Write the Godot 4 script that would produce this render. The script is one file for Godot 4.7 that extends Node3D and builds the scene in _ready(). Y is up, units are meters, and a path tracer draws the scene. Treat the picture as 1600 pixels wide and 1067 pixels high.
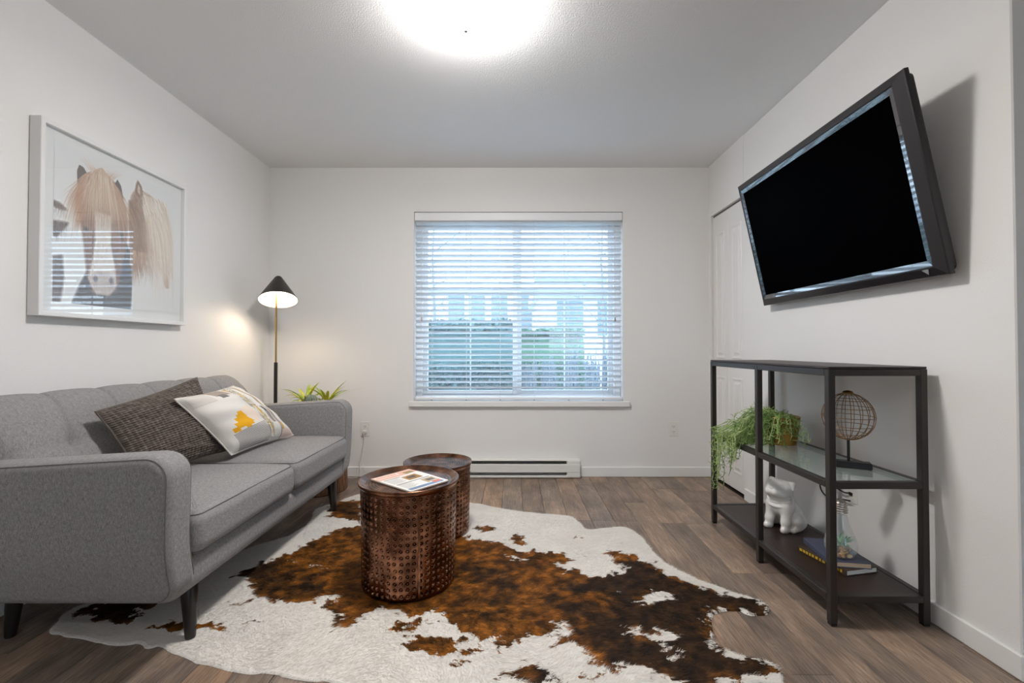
extends Node3D

# A small living room: grey loveseat, cowhide rug, two hammered copper drums, black shelf, tilted television.
const LEFT := -1.93
const RIGHT := 1.545
const BACK := -3.59
const TOP := 2.44
const REAR := 3.4
const FAR_RIGHT := 3.0
const WALL_END := -1.40

var rng := RandomNumberGenerator.new()
var counts := {}
var M := {}

# ---------------------------------------------------------------- naming and nodes
func numbered(parent: Node, called: String) -> String:
	var key := str(parent.get_instance_id()) + called
	counts[key] = counts.get(key, 0) + 1
	return called if counts[key] == 1 else "%s_%03d" % [called, counts[key] - 1]

func tag(o: Node, label: String, category: String, group := "") -> void:
	o.set_meta("label", label)
	o.set_meta("category", category)
	if group:
		o.set_meta("group", group)

func thing(called: String, label: String, category: String, at := Vector3.ZERO, group := "") -> Node3D:
	var o := Node3D.new()
	o.name = numbered(self, called)
	add_child(o, true)
	o.position = at
	tag(o, label, category, group)
	return o

func structure(called: String, mesh: Mesh, m: Material, at := Vector3.ZERO) -> MeshInstance3D:
	var o := part(self, called, mesh, m)
	o.position = at
	o.set_meta("kind", "structure")
	return o

func part(parent: Node, called: String, mesh: Mesh, m: Material, xf := Transform3D.IDENTITY) -> MeshInstance3D:
	var o := MeshInstance3D.new()
	o.name = numbered(parent, called)
	o.mesh = mesh
	o.material_override = m
	o.transform = xf
	parent.add_child(o, true)
	return o

func at(x: float, y: float, z: float) -> Transform3D:
	return Transform3D(Basis.IDENTITY, Vector3(x, y, z))

func turned(x: float, y: float, z: float, rx := 0.0, ry := 0.0, rz := 0.0) -> Transform3D:
	return Transform3D(Basis.from_euler(Vector3(deg_to_rad(rx), deg_to_rad(ry), deg_to_rad(rz))), Vector3(x, y, z))

# ---------------------------------------------------------------- meshes
func grid(rows: Array, closed := false, flip := false, uvs := []) -> ArrayMesh:
	var nr := rows.size()
	var nc: int = rows[0].size()
	var vs := PackedVector3Array()
	var ns := PackedVector3Array()
	var ts := PackedVector2Array()
	var ix := PackedInt32Array()
	vs.resize(nr * nc)
	ns.resize(nr * nc)
	ts.resize(nr * nc)
	ix.resize((nr - 1) * (nc - 1) * 6)
	var sgn := -1.0 if flip else 1.0
	for i in nr:
		var r: PackedVector3Array = rows[i]
		var lo: PackedVector3Array = rows[maxi(i - 1, 0)]
		var hi: PackedVector3Array = rows[mini(i + 1, nr - 1)]
		for j in nc:
			var ja := j - 1
			var jb := j + 1
			if closed:
				if ja < 0: ja = nc - 2
				if jb >= nc: jb = 1
			else:
				ja = maxi(ja, 0)
				jb = mini(jb, nc - 1)
			var du := r[jb] - r[ja]
			if du.length_squared() < 1e-12:
				du = (hi[jb] - hi[ja]) + (lo[jb] - lo[ja])
			var n := du.cross(hi[j] - lo[j]).normalized() * sgn
			vs[i * nc + j] = r[j]
			ns[i * nc + j] = n
			ts[i * nc + j] = uvs[i][j] if uvs.size() else Vector2(float(j) / (nc - 1), float(i) / (nr - 1))
	var k := 0
	for i in nr - 1:
		for j in nc - 1:
			var a := i * nc + j
			var b := a + 1
			var c := a + nc
			var d := c + 1
			if flip:
				ix[k] = a; ix[k + 1] = b; ix[k + 2] = c
				ix[k + 3] = b; ix[k + 4] = d; ix[k + 5] = c
			else:
				ix[k] = a; ix[k + 1] = c; ix[k + 2] = b
				ix[k + 3] = b; ix[k + 4] = c; ix[k + 5] = d
			k += 6
	var arr := []
	arr.resize(Mesh.ARRAY_MAX)
	arr[Mesh.ARRAY_VERTEX] = vs
	arr[Mesh.ARRAY_NORMAL] = ns
	arr[Mesh.ARRAY_TEX_UV] = ts
	arr[Mesh.ARRAY_INDEX] = ix
	var m := ArrayMesh.new()
	m.add_surface_from_arrays(Mesh.PRIMITIVE_TRIANGLES, arr)
	return m

func join(list: Array) -> ArrayMesh:
	# list of meshes or [mesh, transform]
	var st := SurfaceTool.new()
	st.begin(Mesh.PRIMITIVE_TRIANGLES)
	for e in list:
		if e is Array:
			st.append_from(e[0], 0, e[1])
		else:
			st.append_from(e, 0, Transform3D.IDENTITY)
	return st.commit()

func face(st: SurfaceTool, pts: Array, out: Vector3, uvs := []) -> void:
	var n: Vector3 = (pts[1] - pts[0]).cross(pts[2] - pts[0])
	var swap := n.dot(out) > 0.0
	st.set_normal(out.normalized() if absf(n.normalized().dot(out.normalized())) < 0.2 else (n if swap else -n).normalized())
	for k in range(1, pts.size() - 1):
		var order := [0, k + 1, k] if swap else [0, k, k + 1]
		for q in order:
			st.set_uv(uvs[q] if uvs.size() else Vector2(pts[q].x + pts[q].z, pts[q].y + pts[q].z))
			st.add_vertex(pts[q])

func box(s: Vector3, b := 0.003) -> ArrayMesh:
	# a box with chamfered edges, centred
	var st := SurfaceTool.new()
	st.begin(Mesh.PRIMITIVE_TRIANGLES)
	var h := s * 0.5
	b = minf(b, minf(h.x, minf(h.y, h.z)) * 0.98)
	var v := func(sx: int, sy: int, sz: int, ax: int) -> Vector3:
		var p := Vector3(sx * (h.x - b), sy * (h.y - b), sz * (h.z - b))
		if ax == 0: p.x = sx * h.x
		if ax == 1: p.y = sy * h.y
		if ax == 2: p.z = sz * h.z
		return p
	for s1 in [-1, 1]:
		face(st, [v.call(s1, -1, -1, 0), v.call(s1, 1, -1, 0), v.call(s1, 1, 1, 0), v.call(s1, -1, 1, 0)], Vector3(s1, 0, 0))
		face(st, [v.call(-1, s1, -1, 1), v.call(1, s1, -1, 1), v.call(1, s1, 1, 1), v.call(-1, s1, 1, 1)], Vector3(0, s1, 0))
		face(st, [v.call(-1, -1, s1, 2), v.call(1, -1, s1, 2), v.call(1, 1, s1, 2), v.call(-1, 1, s1, 2)], Vector3(0, 0, s1))
		for s2 in [-1, 1]:
			face(st, [v.call(s1, s2, -1, 0), v.call(s1, s2, 1, 0), v.call(s1, s2, 1, 1), v.call(s1, s2, -1, 1)], Vector3(s1, s2, 0))
			face(st, [v.call(s1, -1, s2, 0), v.call(s1, 1, s2, 0), v.call(s1, 1, s2, 2), v.call(s1, -1, s2, 2)], Vector3(s1, 0, s2))
			face(st, [v.call(-1, s1, s2, 1), v.call(1, s1, s2, 1), v.call(1, s1, s2, 2), v.call(-1, s1, s2, 2)], Vector3(0, s1, s2))
			for s3 in [-1, 1]:
				face(st, [v.call(s1, s2, s3, 0), v.call(s1, s2, s3, 1), v.call(s1, s2, s3, 2)], Vector3(s1, s2, s3))
	return st.commit()

func span(a: Vector3, b: Vector3, bevel := 0.003) -> Array:
	# a chamfered box between two opposite corners, for join()
	return [box((b - a).abs(), bevel), Transform3D(Basis.IDENTITY, (a + b) * 0.5)]

func span_mesh(a: Vector3, b: Vector3, bevel := 0.003) -> ArrayMesh:
	return join([span(a, b, bevel)])

func tube(path: Array, radius, sides := 8, loop := false, capped := true) -> ArrayMesh:
	var rows := []
	var n := path.size()
	var t0: Vector3 = (path[1] - path[0]).normalized()
	var side := t0.cross(Vector3.UP if absf(t0.y) < 0.9 else Vector3.RIGHT).normalized()
	for i in n + (1 if loop else 0):
		var k := i % n
		var prev: Vector3 = path[(k - 1 + n) % n] if loop else path[maxi(k - 1, 0)]
		var nxt: Vector3 = path[(k + 1) % n] if loop else path[mini(k + 1, n - 1)]
		var t := (nxt - prev).normalized()
		side = (side - t * side.dot(t)).normalized()
		var up := t.cross(side)
		var r: float = radius[k] if radius is Array else radius
		var row := PackedVector3Array()
		for j in sides + 1:
			var a := TAU * j / sides
			row.append(path[k] + (side * cos(a) + up * sin(a)) * r)
		rows.append(row)
	if capped and not loop:
		for e in [0, n - 1]:
			var row := PackedVector3Array()
			for j in sides + 1:
				row.append(path[e])
			if e == 0: rows.push_front(row)
			else: rows.append(row)
	return grid(rows, true, false)

func lathe(profile: Array, segs := 48, wobble := 0.0) -> ArrayMesh:
	# profile of Vector2(radius, height) from bottom to top along the outside
	var rows := []
	for p in profile:
		var row := PackedVector3Array()
		for j in segs + 1:
			var a := TAU * j / segs
			var r: float = p.x * (1.0 + wobble * sin(a * 3.0 + 1.0) + wobble * 0.6 * sin(a * 7.0))
			row.append(Vector3(cos(a) * r, p.y, sin(a) * r))
		rows.append(row)
	return grid(rows, true, true)

func round_rect(w: float, h: float, r: float, steps := 6, r2 := -1.0) -> PackedVector2Array:
	# counter-clockwise outline round the origin; r2 rounds the two upper corners
	var out := PackedVector2Array()
	if r2 < 0.0: r2 = r
	var c := [[w / 2 - r2, h / 2 - r2, 0.0, r2], [-w / 2 + r2, h / 2 - r2, PI / 2, r2], [-w / 2 + r, -h / 2 + r, PI, r], [w / 2 - r, -h / 2 + r, PI * 1.5, r]]
	for q in c:
		for k in steps + 1:
			var a: float = q[2] + PI / 2 * k / steps
			out.append(Vector2(q[0] + cos(a) * q[3], q[1] + sin(a) * q[3]))
	return out

func dense(p: PackedVector2Array, step: float) -> PackedVector2Array:
	var out := PackedVector2Array()
	for i in p.size():
		var a := p[i]
		var b := p[(i + 1) % p.size()]
		var n := maxi(1, int(ceil(a.distance_to(b) / step)))
		for k in n:
			out.append(a.lerp(b, float(k) / n))
	return out

func inset(p: PackedVector2Array, d: float) -> PackedVector2Array:
	var out := PackedVector2Array()
	var n := p.size()
	for i in n:
		var t := (p[(i + 1) % n] - p[(i - 1 + n) % n]).normalized()
		out.append(p[i] + Vector2(-t.y, t.x) * d)
	return out

func slab(p: PackedVector2Array, thick: float, r: float, crown := 0.0, crown_low := 0.0, wave := 0.0, warp = null) -> ArrayMesh:
	# a cushion-like slab: counter-clockwise outline in x, y and thickness along z, rounded edges, domed faces
	var c := Vector2.ZERO
	for q in p: c += q
	c /= p.size()
	var rows := []
	var h := thick / 2
	var inner := inset(p, r)
	var add := func(pts: PackedVector2Array, z: float, s: float, dome: float) -> void:
		var row := PackedVector3Array()
		for i in pts.size() + 1:
			var q: Vector2 = c + (pts[i % pts.size()] - c) * s
			var zz: float = z + dome * (1.0 - s * s)
			if wave > 0.0:
				zz += wave * sin(q.x * 17.0 + z * 40.0) * sin(q.y * 13.0 + 1.0) * s
			var v := Vector3(q.x, q.y, zz)
			row.append(v if warp == null else warp.call(v))
		rows.append(row)
	for s in [0.0, 0.15, 0.3, 0.45, 0.6, 0.75, 0.88, 0.97]:
		add.call(inner, -h, s, -crown_low)
	for k in 9:
		var a := PI / 2 * k / 8
		add.call(inset(p, r * (1 - sin(a))), -h + r * (1 - cos(a)), 1.0, 0.0)
	for k in 9:
		var a := PI / 2 * k / 8
		add.call(inset(p, r * (1 - cos(a))), h - r * (1 - sin(a)), 1.0, 0.0)
	for s in [0.97, 0.88, 0.75, 0.6, 0.45, 0.3, 0.15, 0.0]:
		add.call(inner, h, s, crown)
	return grid(rows, true)

func sweep_frame(w: float, h: float, profile: Array) -> ArrayMesh:
	# mitred frame in x, y round the origin; profile of Vector2(inset from the outer edge, height along z)
	var st := SurfaceTool.new()
	st.begin(Mesh.PRIMITIVE_TRIANGLES)
	var corner := func(k: int, q: Vector2) -> Vector3:
		var sx: float = [-1, 1, 1, -1][k]
		var sy: float = [-1, -1, 1, 1][k]
		return Vector3(sx * (w / 2 - q.x), sy * (h / 2 - q.y * 0.0 - q.x), q.y)
	for k in 4:
		var o: Vector3 = [Vector3.DOWN, Vector3.RIGHT, Vector3.UP, Vector3.LEFT][k]
		for i in profile.size() - 1:
			var a: Vector2 = profile[i]
			var b: Vector2 = profile[i + 1]
			var d := b - a
			var n := o * d.y + Vector3(0, 0, 1) * d.x
			face(st, [corner.call(k, a), corner.call((k + 1) % 4, a), corner.call((k + 1) % 4, b), corner.call(k, b)], n)
	return st.commit()

func smooth_path(p: Array, n: int) -> Array:
	var c := Curve3D.new()
	for i in p.size():
		var t: Vector3 = (p[mini(i + 1, p.size() - 1)] - p[maxi(i - 1, 0)]) / 6.0
		c.add_point(p[i], -t, t)
	c.bake_interval = 0.004
	var out := []
	var l := c.get_baked_length()
	for k in n + 1:
		out.append(c.sample_baked(l * k / n, true))
	return out

func leaf_blade(length: float, width: float, lift: float, droop: float, fold := 0.25, n := 8) -> ArrayMesh:
	# a pointed leaf growing along +x from the origin, arching up then down
	var rows := []
	for i in n + 1:
		var t := float(i) / n
		var w := width * (sin(PI * pow(t, 0.7)) * 0.85 + 0.15 * (1.0 - t)) * 0.5 + 0.0004
		var p := Vector3(length * t, lift * t - droop * t * t, 0)
		rows.append(PackedVector3Array([p + Vector3(0, w * fold, -w), p + Vector3(0, w * fold * 0.25, -w * 0.5), p, p + Vector3(0, w * fold * 0.25, w * 0.5), p + Vector3(0, w * fold, w)]))
	return grid(rows, false, false)

# ---------------------------------------------------------------- blended bodies (surface nets)
func blob(prims: Array, lo: Vector3, hi: Vector3, cell: float, k: float) -> ArrayMesh:
	# prims: [a, b, ra, rb] tapered capsules
	var n := Vector3i(((hi - lo) / cell).ceil()) + Vector3i.ONE
	var f := PackedFloat32Array()
	f.resize(n.x * n.y * n.z)
	f.fill(10.0)
	for q in prims:
		var a: Vector3 = q[0]
		var b: Vector3 = q[1]
		var ra: float = q[2]
		var rb: float = q[3]
		var m := maxf(ra, rb) + k + cell * 2.0
		var l := Vector3i(((a.min(b) - Vector3.ONE * m - lo) / cell).floor()).max(Vector3i.ZERO)
		var u := Vector3i(((a.max(b) + Vector3.ONE * m - lo) / cell).ceil()).min(n - Vector3i.ONE)
		var ab := b - a
		var ll := maxf(ab.length_squared(), 1e-9)
		for z in range(l.z, u.z + 1):
			for y in range(l.y, u.y + 1):
				for x in range(l.x, u.x + 1):
					var p := lo + Vector3(x, y, z) * cell
					var t := clampf((p - a).dot(ab) / ll, 0.0, 1.0)
					var d := p.distance_to(a + ab * t) - lerpf(ra, rb, t)
					var i := x + n.x * (y + n.y * z)
					var e := f[i]
					var h := maxf(k - absf(e - d), 0.0) / k
					f[i] = minf(e, d) - h * h * k * 0.25
	var ids := {}
	var vs := PackedVector3Array()
	var ix := PackedInt32Array()
	var step := [1, n.x, n.x * n.y]
	for z in n.z - 1:
		for y in n.y - 1:
			for x in n.x - 1:
				var i := x + n.x * (y + n.y * z)
				var s := 0
				var c := []
				for o in 8:
					var val := f[i + (o & 1) + (n.x if o & 2 else 0) + (n.x * n.y if o & 4 else 0)]
					c.append(val)
					if val < 0.0: s += 1
				if s == 0 or s == 8: continue
				var sum := Vector3.ZERO
				var m := 0
				for e in [[0, 1], [2, 3], [4, 5], [6, 7], [0, 2], [1, 3], [4, 6], [5, 7], [0, 4], [1, 5], [2, 6], [3, 7]]:
					var va: float = c[e[0]]
					var vb: float = c[e[1]]
					if (va < 0.0) != (vb < 0.0):
						var pa := Vector3(e[0] & 1, (e[0] >> 1) & 1, (e[0] >> 2) & 1)
						var pb := Vector3(e[1] & 1, (e[1] >> 1) & 1, (e[1] >> 2) & 1)
						sum += pa.lerp(pb, va / (va - vb))
						m += 1
				ids[i] = vs.size()
				vs.append(lo + (Vector3(x, y, z) + sum / m) * cell)
	for i in ids:
		var x: int = i % n.x
		var y: int = (i / n.x) % n.y
		var z: int = i / (n.x * n.y)
		if x == 0 or y == 0 or z == 0: continue
		for ax in 3:
			var inside := f[i] < 0.0
			if inside == (f[i + step[ax]] < 0.0): continue
			var b1: int = step[(ax + 1) % 3]
			var b2: int = step[(ax + 2) % 3]
			if not (ids.has(i - b1) and ids.has(i - b2) and ids.has(i - b1 - b2)): continue
			var q := [ids[i], ids[i - b1], ids[i - b1 - b2], ids[i - b2]]
			if not inside: q.reverse()
			ix.append_array(PackedInt32Array([q[0], q[2], q[1], q[0], q[3], q[2]]))
	var ns := PackedVector3Array()
	ns.resize(vs.size())
	for t in range(0, ix.size(), 3):
		var fn := (vs[ix[t + 2]] - vs[ix[t]]).cross(vs[ix[t + 1]] - vs[ix[t]])
		for o in 3:
			ns[ix[t + o]] += fn
	for i in ns.size():
		ns[i] = ns[i].normalized()
	var arr := []
	arr.resize(Mesh.ARRAY_MAX)
	arr[Mesh.ARRAY_VERTEX] = vs
	arr[Mesh.ARRAY_NORMAL] = ns
	arr[Mesh.ARRAY_INDEX] = ix
	var m := ArrayMesh.new()
	m.add_surface_from_arrays(Mesh.PRIMITIVE_TRIANGLES, arr)
	return m

# ---------------------------------------------------------------- materials and pictures
func rgb(r: int, g: int, b: int) -> Color:
	return Color(r / 255.0, g / 255.0, b / 255.0)

func mat(c: Color, rough := 0.6, metal := 0.0, spec := 0.5) -> StandardMaterial3D:
	var m := StandardMaterial3D.new()
	m.albedo_color = c
	m.roughness = rough
	m.metallic = metal
	m.metallic_specular = spec
	return m

func noise(freq: float, seed_: int, octaves := 4) -> FastNoiseLite:
	var n := FastNoiseLite.new()
	n.noise_type = FastNoiseLite.TYPE_SIMPLEX_SMOOTH
	n.frequency = freq
	n.seed = seed_
	n.fractal_octaves = octaves
	return n

func noise_texture(freq: float, seed_: int, lo: Color, hi: Color, size := 512, octaves := 4) -> NoiseTexture2D:
	var t := NoiseTexture2D.new()
	t.width = size
	t.height = size
	t.seamless = true
	t.noise = noise(freq, seed_, octaves)
	var g := Gradient.new()
	g.colors = PackedColorArray([lo, hi])
	g.offsets = PackedFloat32Array([0.15, 0.85])
	t.color_ramp = g
	return t

func bumpy(m: StandardMaterial3D, freq: float, seed_: int, strength: float, scale: float) -> StandardMaterial3D:
	var t := NoiseTexture2D.new()
	t.width = 512
	t.height = 512
	t.seamless = true
	t.as_normal_map = true
	t.bump_strength = 4.0
	t.noise = noise(freq, seed_)
	m.normal_enabled = true
	m.normal_texture = t
	m.normal_scale = strength
	m.uv1_triplanar = true
	m.uv1_world_triplanar = true
	m.uv1_scale = Vector3.ONE * scale
	return m

func weave_texture(seed_: int, contrast: float, size := 512) -> ImageTexture:
	# crossing yarns of uneven tone
	var a := noise(0.35, seed_, 3)
	var b := noise(0.35, seed_ + 1, 3)
	var c := noise(0.02, seed_ + 2, 3)
	var im := Image.create(size, size, false, Image.FORMAT_RGB8)
	for y in size:
		for x in size:
			var warp := 1.35 * a.get_noise_2d(x * 2.2, y * 0.06)
			var weft := 0.75 * b.get_noise_2d(x * 0.10, y * 2.2)
			var v := 1.0 - contrast * 0.75 + contrast * (warp + weft + 0.15 * c.get_noise_2d(x, y)) + (0.06 if (x / 2 + y / 2) % 2 == 0 else -0.06) * contrast
			v = clampf(v, 0.0, 1.0)
			im.set_pixel(x, y, Color(v, v, v))
	return ImageTexture.create_from_image(im)

func fill_poly(im: Image, pts: Array, c: Color) -> void:
	# scanline fill, points in pixels
	var y0 := 1e9
	var y1 := -1e9
	for p in pts:
		y0 = minf(y0, p.y)
		y1 = maxf(y1, p.y)
	for y in range(maxi(0, int(y0)), mini(im.get_height() - 1, int(y1)) + 1):
		var xs := []
		for i in pts.size():
			var a: Vector2 = pts[i]
			var b: Vector2 = pts[(i + 1) % pts.size()]
			if (a.y <= y) != (b.y <= y):
				xs.append(a.x + (y - a.y) / (b.y - a.y) * (b.x - a.x))
		xs.sort()
		for k in range(0, xs.size() - 1, 2):
			var l := maxi(0, int(round(xs[k])))
			var w := mini(im.get_width(), int(round(xs[k + 1]))) - l
			if w > 0:
				im.fill_rect(Rect2i(l, y, w, 1), c)

func stroke(im: Image, p: Array, c: Color, width: float, alpha: float) -> void:
	# a tapering hair along a quadratic curve of three points, in pixels
	var a: Vector2 = p[0]
	var b: Vector2 = p[1]
	var d: Vector2 = p[2]
	var n := int(a.distance_to(b) + b.distance_to(d))
	for i in n:
		var t := float(i) / maxi(n, 1)
		var q := a.lerp(b, t).lerp(b.lerp(d, t), t)
		var w := maxi(1, int(round(width * (1.0 - 0.7 * t))))
		for dx in w:
			var x := int(q.x) + dx
			var y := int(q.y)
			if x >= 0 and y >= 0 and x < im.get_width() and y < im.get_height():
				im.set_pixel(x, y, im.get_pixel(x, y).lerp(c, alpha * (1.0 - 0.5 * t)))

func picture(im: Image, rough := 0.5) -> StandardMaterial3D:
	im.generate_mipmaps()
	var m := mat(Color.WHITE, rough)
	m.albedo_texture = ImageTexture.create_from_image(im)
	return m

func make_materials() -> void:
	M.wall = bumpy(mat(rgb(236, 234, 231), 0.75, 0.0, 0.3), 0.09, 3, 0.12, 3.0)
	M.ceiling = bumpy(mat(rgb(242, 242, 241), 0.9, 0.0, 0.2), 0.06, 5, 0.5, 4.0)
	M.trim = mat(rgb(236, 235, 232), 0.35)
	M.door = mat(rgb(234, 232, 229), 0.4)
	M.blind = mat(rgb(238, 239, 240), 0.45)
	M.vinyl = mat(rgb(236, 238, 240), 0.3)
	M.plastic = mat(rgb(232, 230, 224), 0.35)
	M.slot = mat(rgb(40, 38, 36), 0.6)
	M.grille = mat(rgb(98, 96, 94), 0.5, 0.3)
	M.black_metal = mat(rgb(62, 57, 54), 0.36, 0.5)
	M.black_plastic = mat(rgb(22, 22, 23), 0.4)
	M.leg = mat(rgb(26, 22, 21), 0.3)
	M.brass = mat(rgb(176, 140, 84), 0.3, 1.0)
	M.wire = mat(rgb(150, 112, 74), 0.38, 0.9)
	M.cord = mat(rgb(225, 222, 214), 0.45)
	var glass := mat(Color(0.92, 0.97, 0.98, 0.07), 0.0)
	glass.transparency = BaseMaterial3D.TRANSPARENCY_ALPHA
	M.glass = glass
	var shelf_glass := mat(Color(0.80, 0.92, 0.90, 0.12), 0.0)
	shelf_glass.transparency = BaseMaterial3D.TRANSPARENCY_ALPHA
	M.shelf_glass = shelf_glass
	var sofa := mat(rgb(180, 177, 176), 0.95, 0.0, 0.2)
	sofa.albedo_texture = weave_texture(11, 0.26)
	sofa.uv1_triplanar = true
	sofa.uv1_scale = Vector3.ONE * 5.0
	sofa.rim_enabled = true
	sofa.rim = 0.25
	sofa.rim_tint = 0.6
	M.sofa = sofa
	M.seam = mat(rgb(122, 119, 118), 0.95, 0.0, 0.1)
	M.ceramic = mat(rgb(232, 229, 224), 0.22)
	var espresso := mat(rgb(54, 38, 32), 0.42)
	espresso.albedo_texture = noise_texture(0.02, 31, Color(0.72, 0.70, 0.68), Color(1, 1, 1))
	espresso.uv1_triplanar = true
	espresso.uv1_scale = Vector3(9, 9, 1.2)
	M.espresso = espresso
	var copper := mat(rgb(168, 126, 102), 0.23, 1.0)
	copper.albedo_texture = noise_texture(0.012, 41, Color(0.46, 0.43, 0.42), Color(1, 0.96, 0.92))
	copper.uv1_triplanar = true
	copper.uv1_scale = Vector3.ONE * 2.0
	M.copper = copper
	var stump := mat(rgb(150, 108, 74), 0.7)
	stump.albedo_texture = noise_texture(0.02, 51, Color(0.55, 0.48, 0.42), Color(1, 1, 1))
	stump.uv1_triplanar = true
	stump.uv1_scale = Vector3(6, 1, 6)
	M.stump = stump

# ---------------------------------------------------------------- the setting
func build_shell() -> void:
	# back wall with the window opening
	var wx0 := -0.785
	var wx1 := 0.868
	var wy0 := 0.575
	var wy1 := 2.088
	var o := 0.16
	structure("wall_back", join([
		span(Vector3(LEFT - o, -0.1, BACK - o), Vector3(wx0, TOP, BACK), 0.0),
		span(Vector3(wx1, -0.1, BACK - o), Vector3(1.9, TOP, BACK), 0.0),
		span(Vector3(wx0, -0.1, BACK - o), Vector3(wx1, wy0, BACK), 0.0),
		span(Vector3(wx0, wy1, BACK - o), Vector3(wx1, TOP, BACK), 0.0)]), M.wall)
	structure("wall_left", span_mesh(Vector3(LEFT - o, -0.1, BACK - o), Vector3(LEFT, TOP, REAR + o), 0.0), M.wall)
	structure("wall_right", join([
		span(Vector3(RIGHT, -0.1, WALL_END), Vector3(RIGHT + 0.12, TOP, -3.04), 0.004),
		span(Vector3(RIGHT, 2.035, -3.04), Vector3(RIGHT + 0.12, TOP, -3.545), 0.0),
		span(Vector3(RIGHT, -0.1, -3.545), Vector3(RIGHT + 0.12, TOP, BACK), 0.0)]), M.wall)
	structure("wall_closet", span_mesh(Vector3(RIGHT + 0.12, -0.1, BACK - o), Vector3(RIGHT + 0.2, TOP, WALL_END - 0.1), 0.0), M.wall)
	structure("wall_return", span_mesh(Vector3(RIGHT + 0.10, -0.1, WALL_END - 0.12), Vector3(FAR_RIGHT + o, TOP, WALL_END - 0.001), 0.0), M.wall)
	structure("wall_far_right", span_mesh(Vector3(FAR_RIGHT, -0.1, WALL_END), Vector3(FAR_RIGHT + o, TOP, REAR), 0.0), M.wall)
	structure("wall_rear", join([
		span(Vector3(LEFT, -0.1, REAR), Vector3(0.8, TOP, REAR + o), 0.0),
		span(Vector3(1.8, -0.1, REAR), Vector3(FAR_RIGHT + o, TOP, REAR + o), 0.0),
		span(Vector3(0.8, 2.1, REAR), Vector3(1.8, TOP, REAR + o), 0.0),
		span(Vector3(0.8, -0.1, REAR), Vector3(1.8, 0.02, REAR + o), 0.0)]), M.wall)
	# glazed patio door behind the viewer, the daylight that falls on the near side of things
	var pd := structure("door_2", join([
		span(Vector3(0.8, 0.02, REAR + 0.04), Vector3(0.86, 2.1, REAR + 0.12)),
		span(Vector3(1.74, 0.02, REAR + 0.04), Vector3(1.8, 2.1, REAR + 0.12)),
		span(Vector3(0.86, 2.03, REAR + 0.04), Vector3(1.74, 2.1, REAR + 0.12)),
		span(Vector3(0.86, 0.02, REAR + 0.04), Vector3(1.74, 0.09, REAR + 0.12))]), M.vinyl)
	part(pd, "pane", span_mesh(Vector3(0.85, 0.08, REAR + 0.078), Vector3(1.75, 2.04, REAR + 0.082), 0.0), M.glass)
	structure("ceiling", span_mesh(Vector3(LEFT - o, TOP, BACK - o), Vector3(FAR_RIGHT + o, TOP + 0.15, REAR + o), 0.0), M.ceiling)
	build_floor()
	# baseboards
	var bh := 0.078
	var bt := 0.013
	structure("baseboard_back", join([
		span(Vector3(LEFT, 0, BACK), Vector3(-0.515, bh, BACK + bt), 0.004),
		span(Vector3(0.525, 0, BACK), Vector3(RIGHT, bh, BACK + bt), 0.004)]), M.trim)
	structure("baseboard_left", span_mesh(Vector3(LEFT, 0, BACK), Vector3(LEFT + bt, bh, REAR), 0.004), M.trim)
	structure("baseboard_right", span_mesh(Vector3(RIGHT - bt, 0, -3.04), Vector3(RIGHT, bh, WALL_END + bt), 0.004), M.trim)
	structure("baseboard_return", span_mesh(Vector3(RIGHT, 0, WALL_END), Vector3(FAR_RIGHT, bh, WALL_END + bt), 0.004), M.trim)
	# window: vinyl frame, two sashes with grids, panes, and the sill
	var zf := BACK - 0.135
	var w := structure("window_1", join([
		span(Vector3(wx0, wy0, zf - 0.03), Vector3(wx0 + 0.055, wy1, zf + 0.045), 0.004),
		span(Vector3(wx1 - 0.055, wy0, zf - 0.03), Vector3(wx1, wy1, zf + 0.045), 0.004),
		span(Vector3(wx0 + 0.055, wy0, zf - 0.03), Vector3(wx1 - 0.055, wy0 + 0.055, zf + 0.045), 0.004),
		span(Vector3(wx0 + 0.055, wy1 - 0.055, zf - 0.03), Vector3(wx1 - 0.055, wy1, zf + 0.045), 0.004)]), M.vinyl)
	for s in 2:
		var a: float = [wx0 + 0.055, 0.03][s]
		var b: float = [0.035, wx1 - 0.055][s]
		var z: float = zf + [0.016, -0.008][s]
		var fr := part(w, "sash", join([
			span(Vector3(a, wy0 + 0.055, z - 0.014), Vector3(a + 0.038, wy1 - 0.055, z + 0.014)),
			span(Vector3(b - 0.038, wy0 + 0.055, z - 0.014), Vector3(b, wy1 - 0.055, z + 0.014)),
			span(Vector3(a + 0.038, wy0 + 0.055, z - 0.014), Vector3(b - 0.038, wy0 + 0.093, z + 0.014)),
			span(Vector3(a + 0.038, wy1 - 0.093, z - 0.014), Vector3(b - 0.038, wy1 - 0.055, z + 0.014))]), M.vinyl)
		part(fr, "pane", span_mesh(Vector3(a + 0.03, wy0 + 0.085, z - 0.002), Vector3(b - 0.03, wy1 - 0.085, z + 0.002), 0.0), M.glass)
		var mx := (a + b) / 2
		part(fr, "muntin", span_mesh(Vector3(mx - 0.005, wy0 + 0.09, z - 0.009), Vector3(mx + 0.005, wy1 - 0.09, z - 0.003), 0.001), M.vinyl)
		part(fr, "muntin", span_mesh(Vector3(a + 0.03, 1.465, z - 0.0095), Vector3(b - 0.03, 1.483, z - 0.0035), 0.001), M.vinyl)
	structure("trim_1", join([
		span(Vector3(-0.815, 0.548, BACK), Vector3(0.915, 0.592, BACK + 0.032), 0.005),
		span(Vector3(wx0, 0.560, zf + 0.04), Vector3(wx1, 0.592, BACK + 0.01), 0.0)]), M.trim).set_meta("label", "white window sill board")
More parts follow.
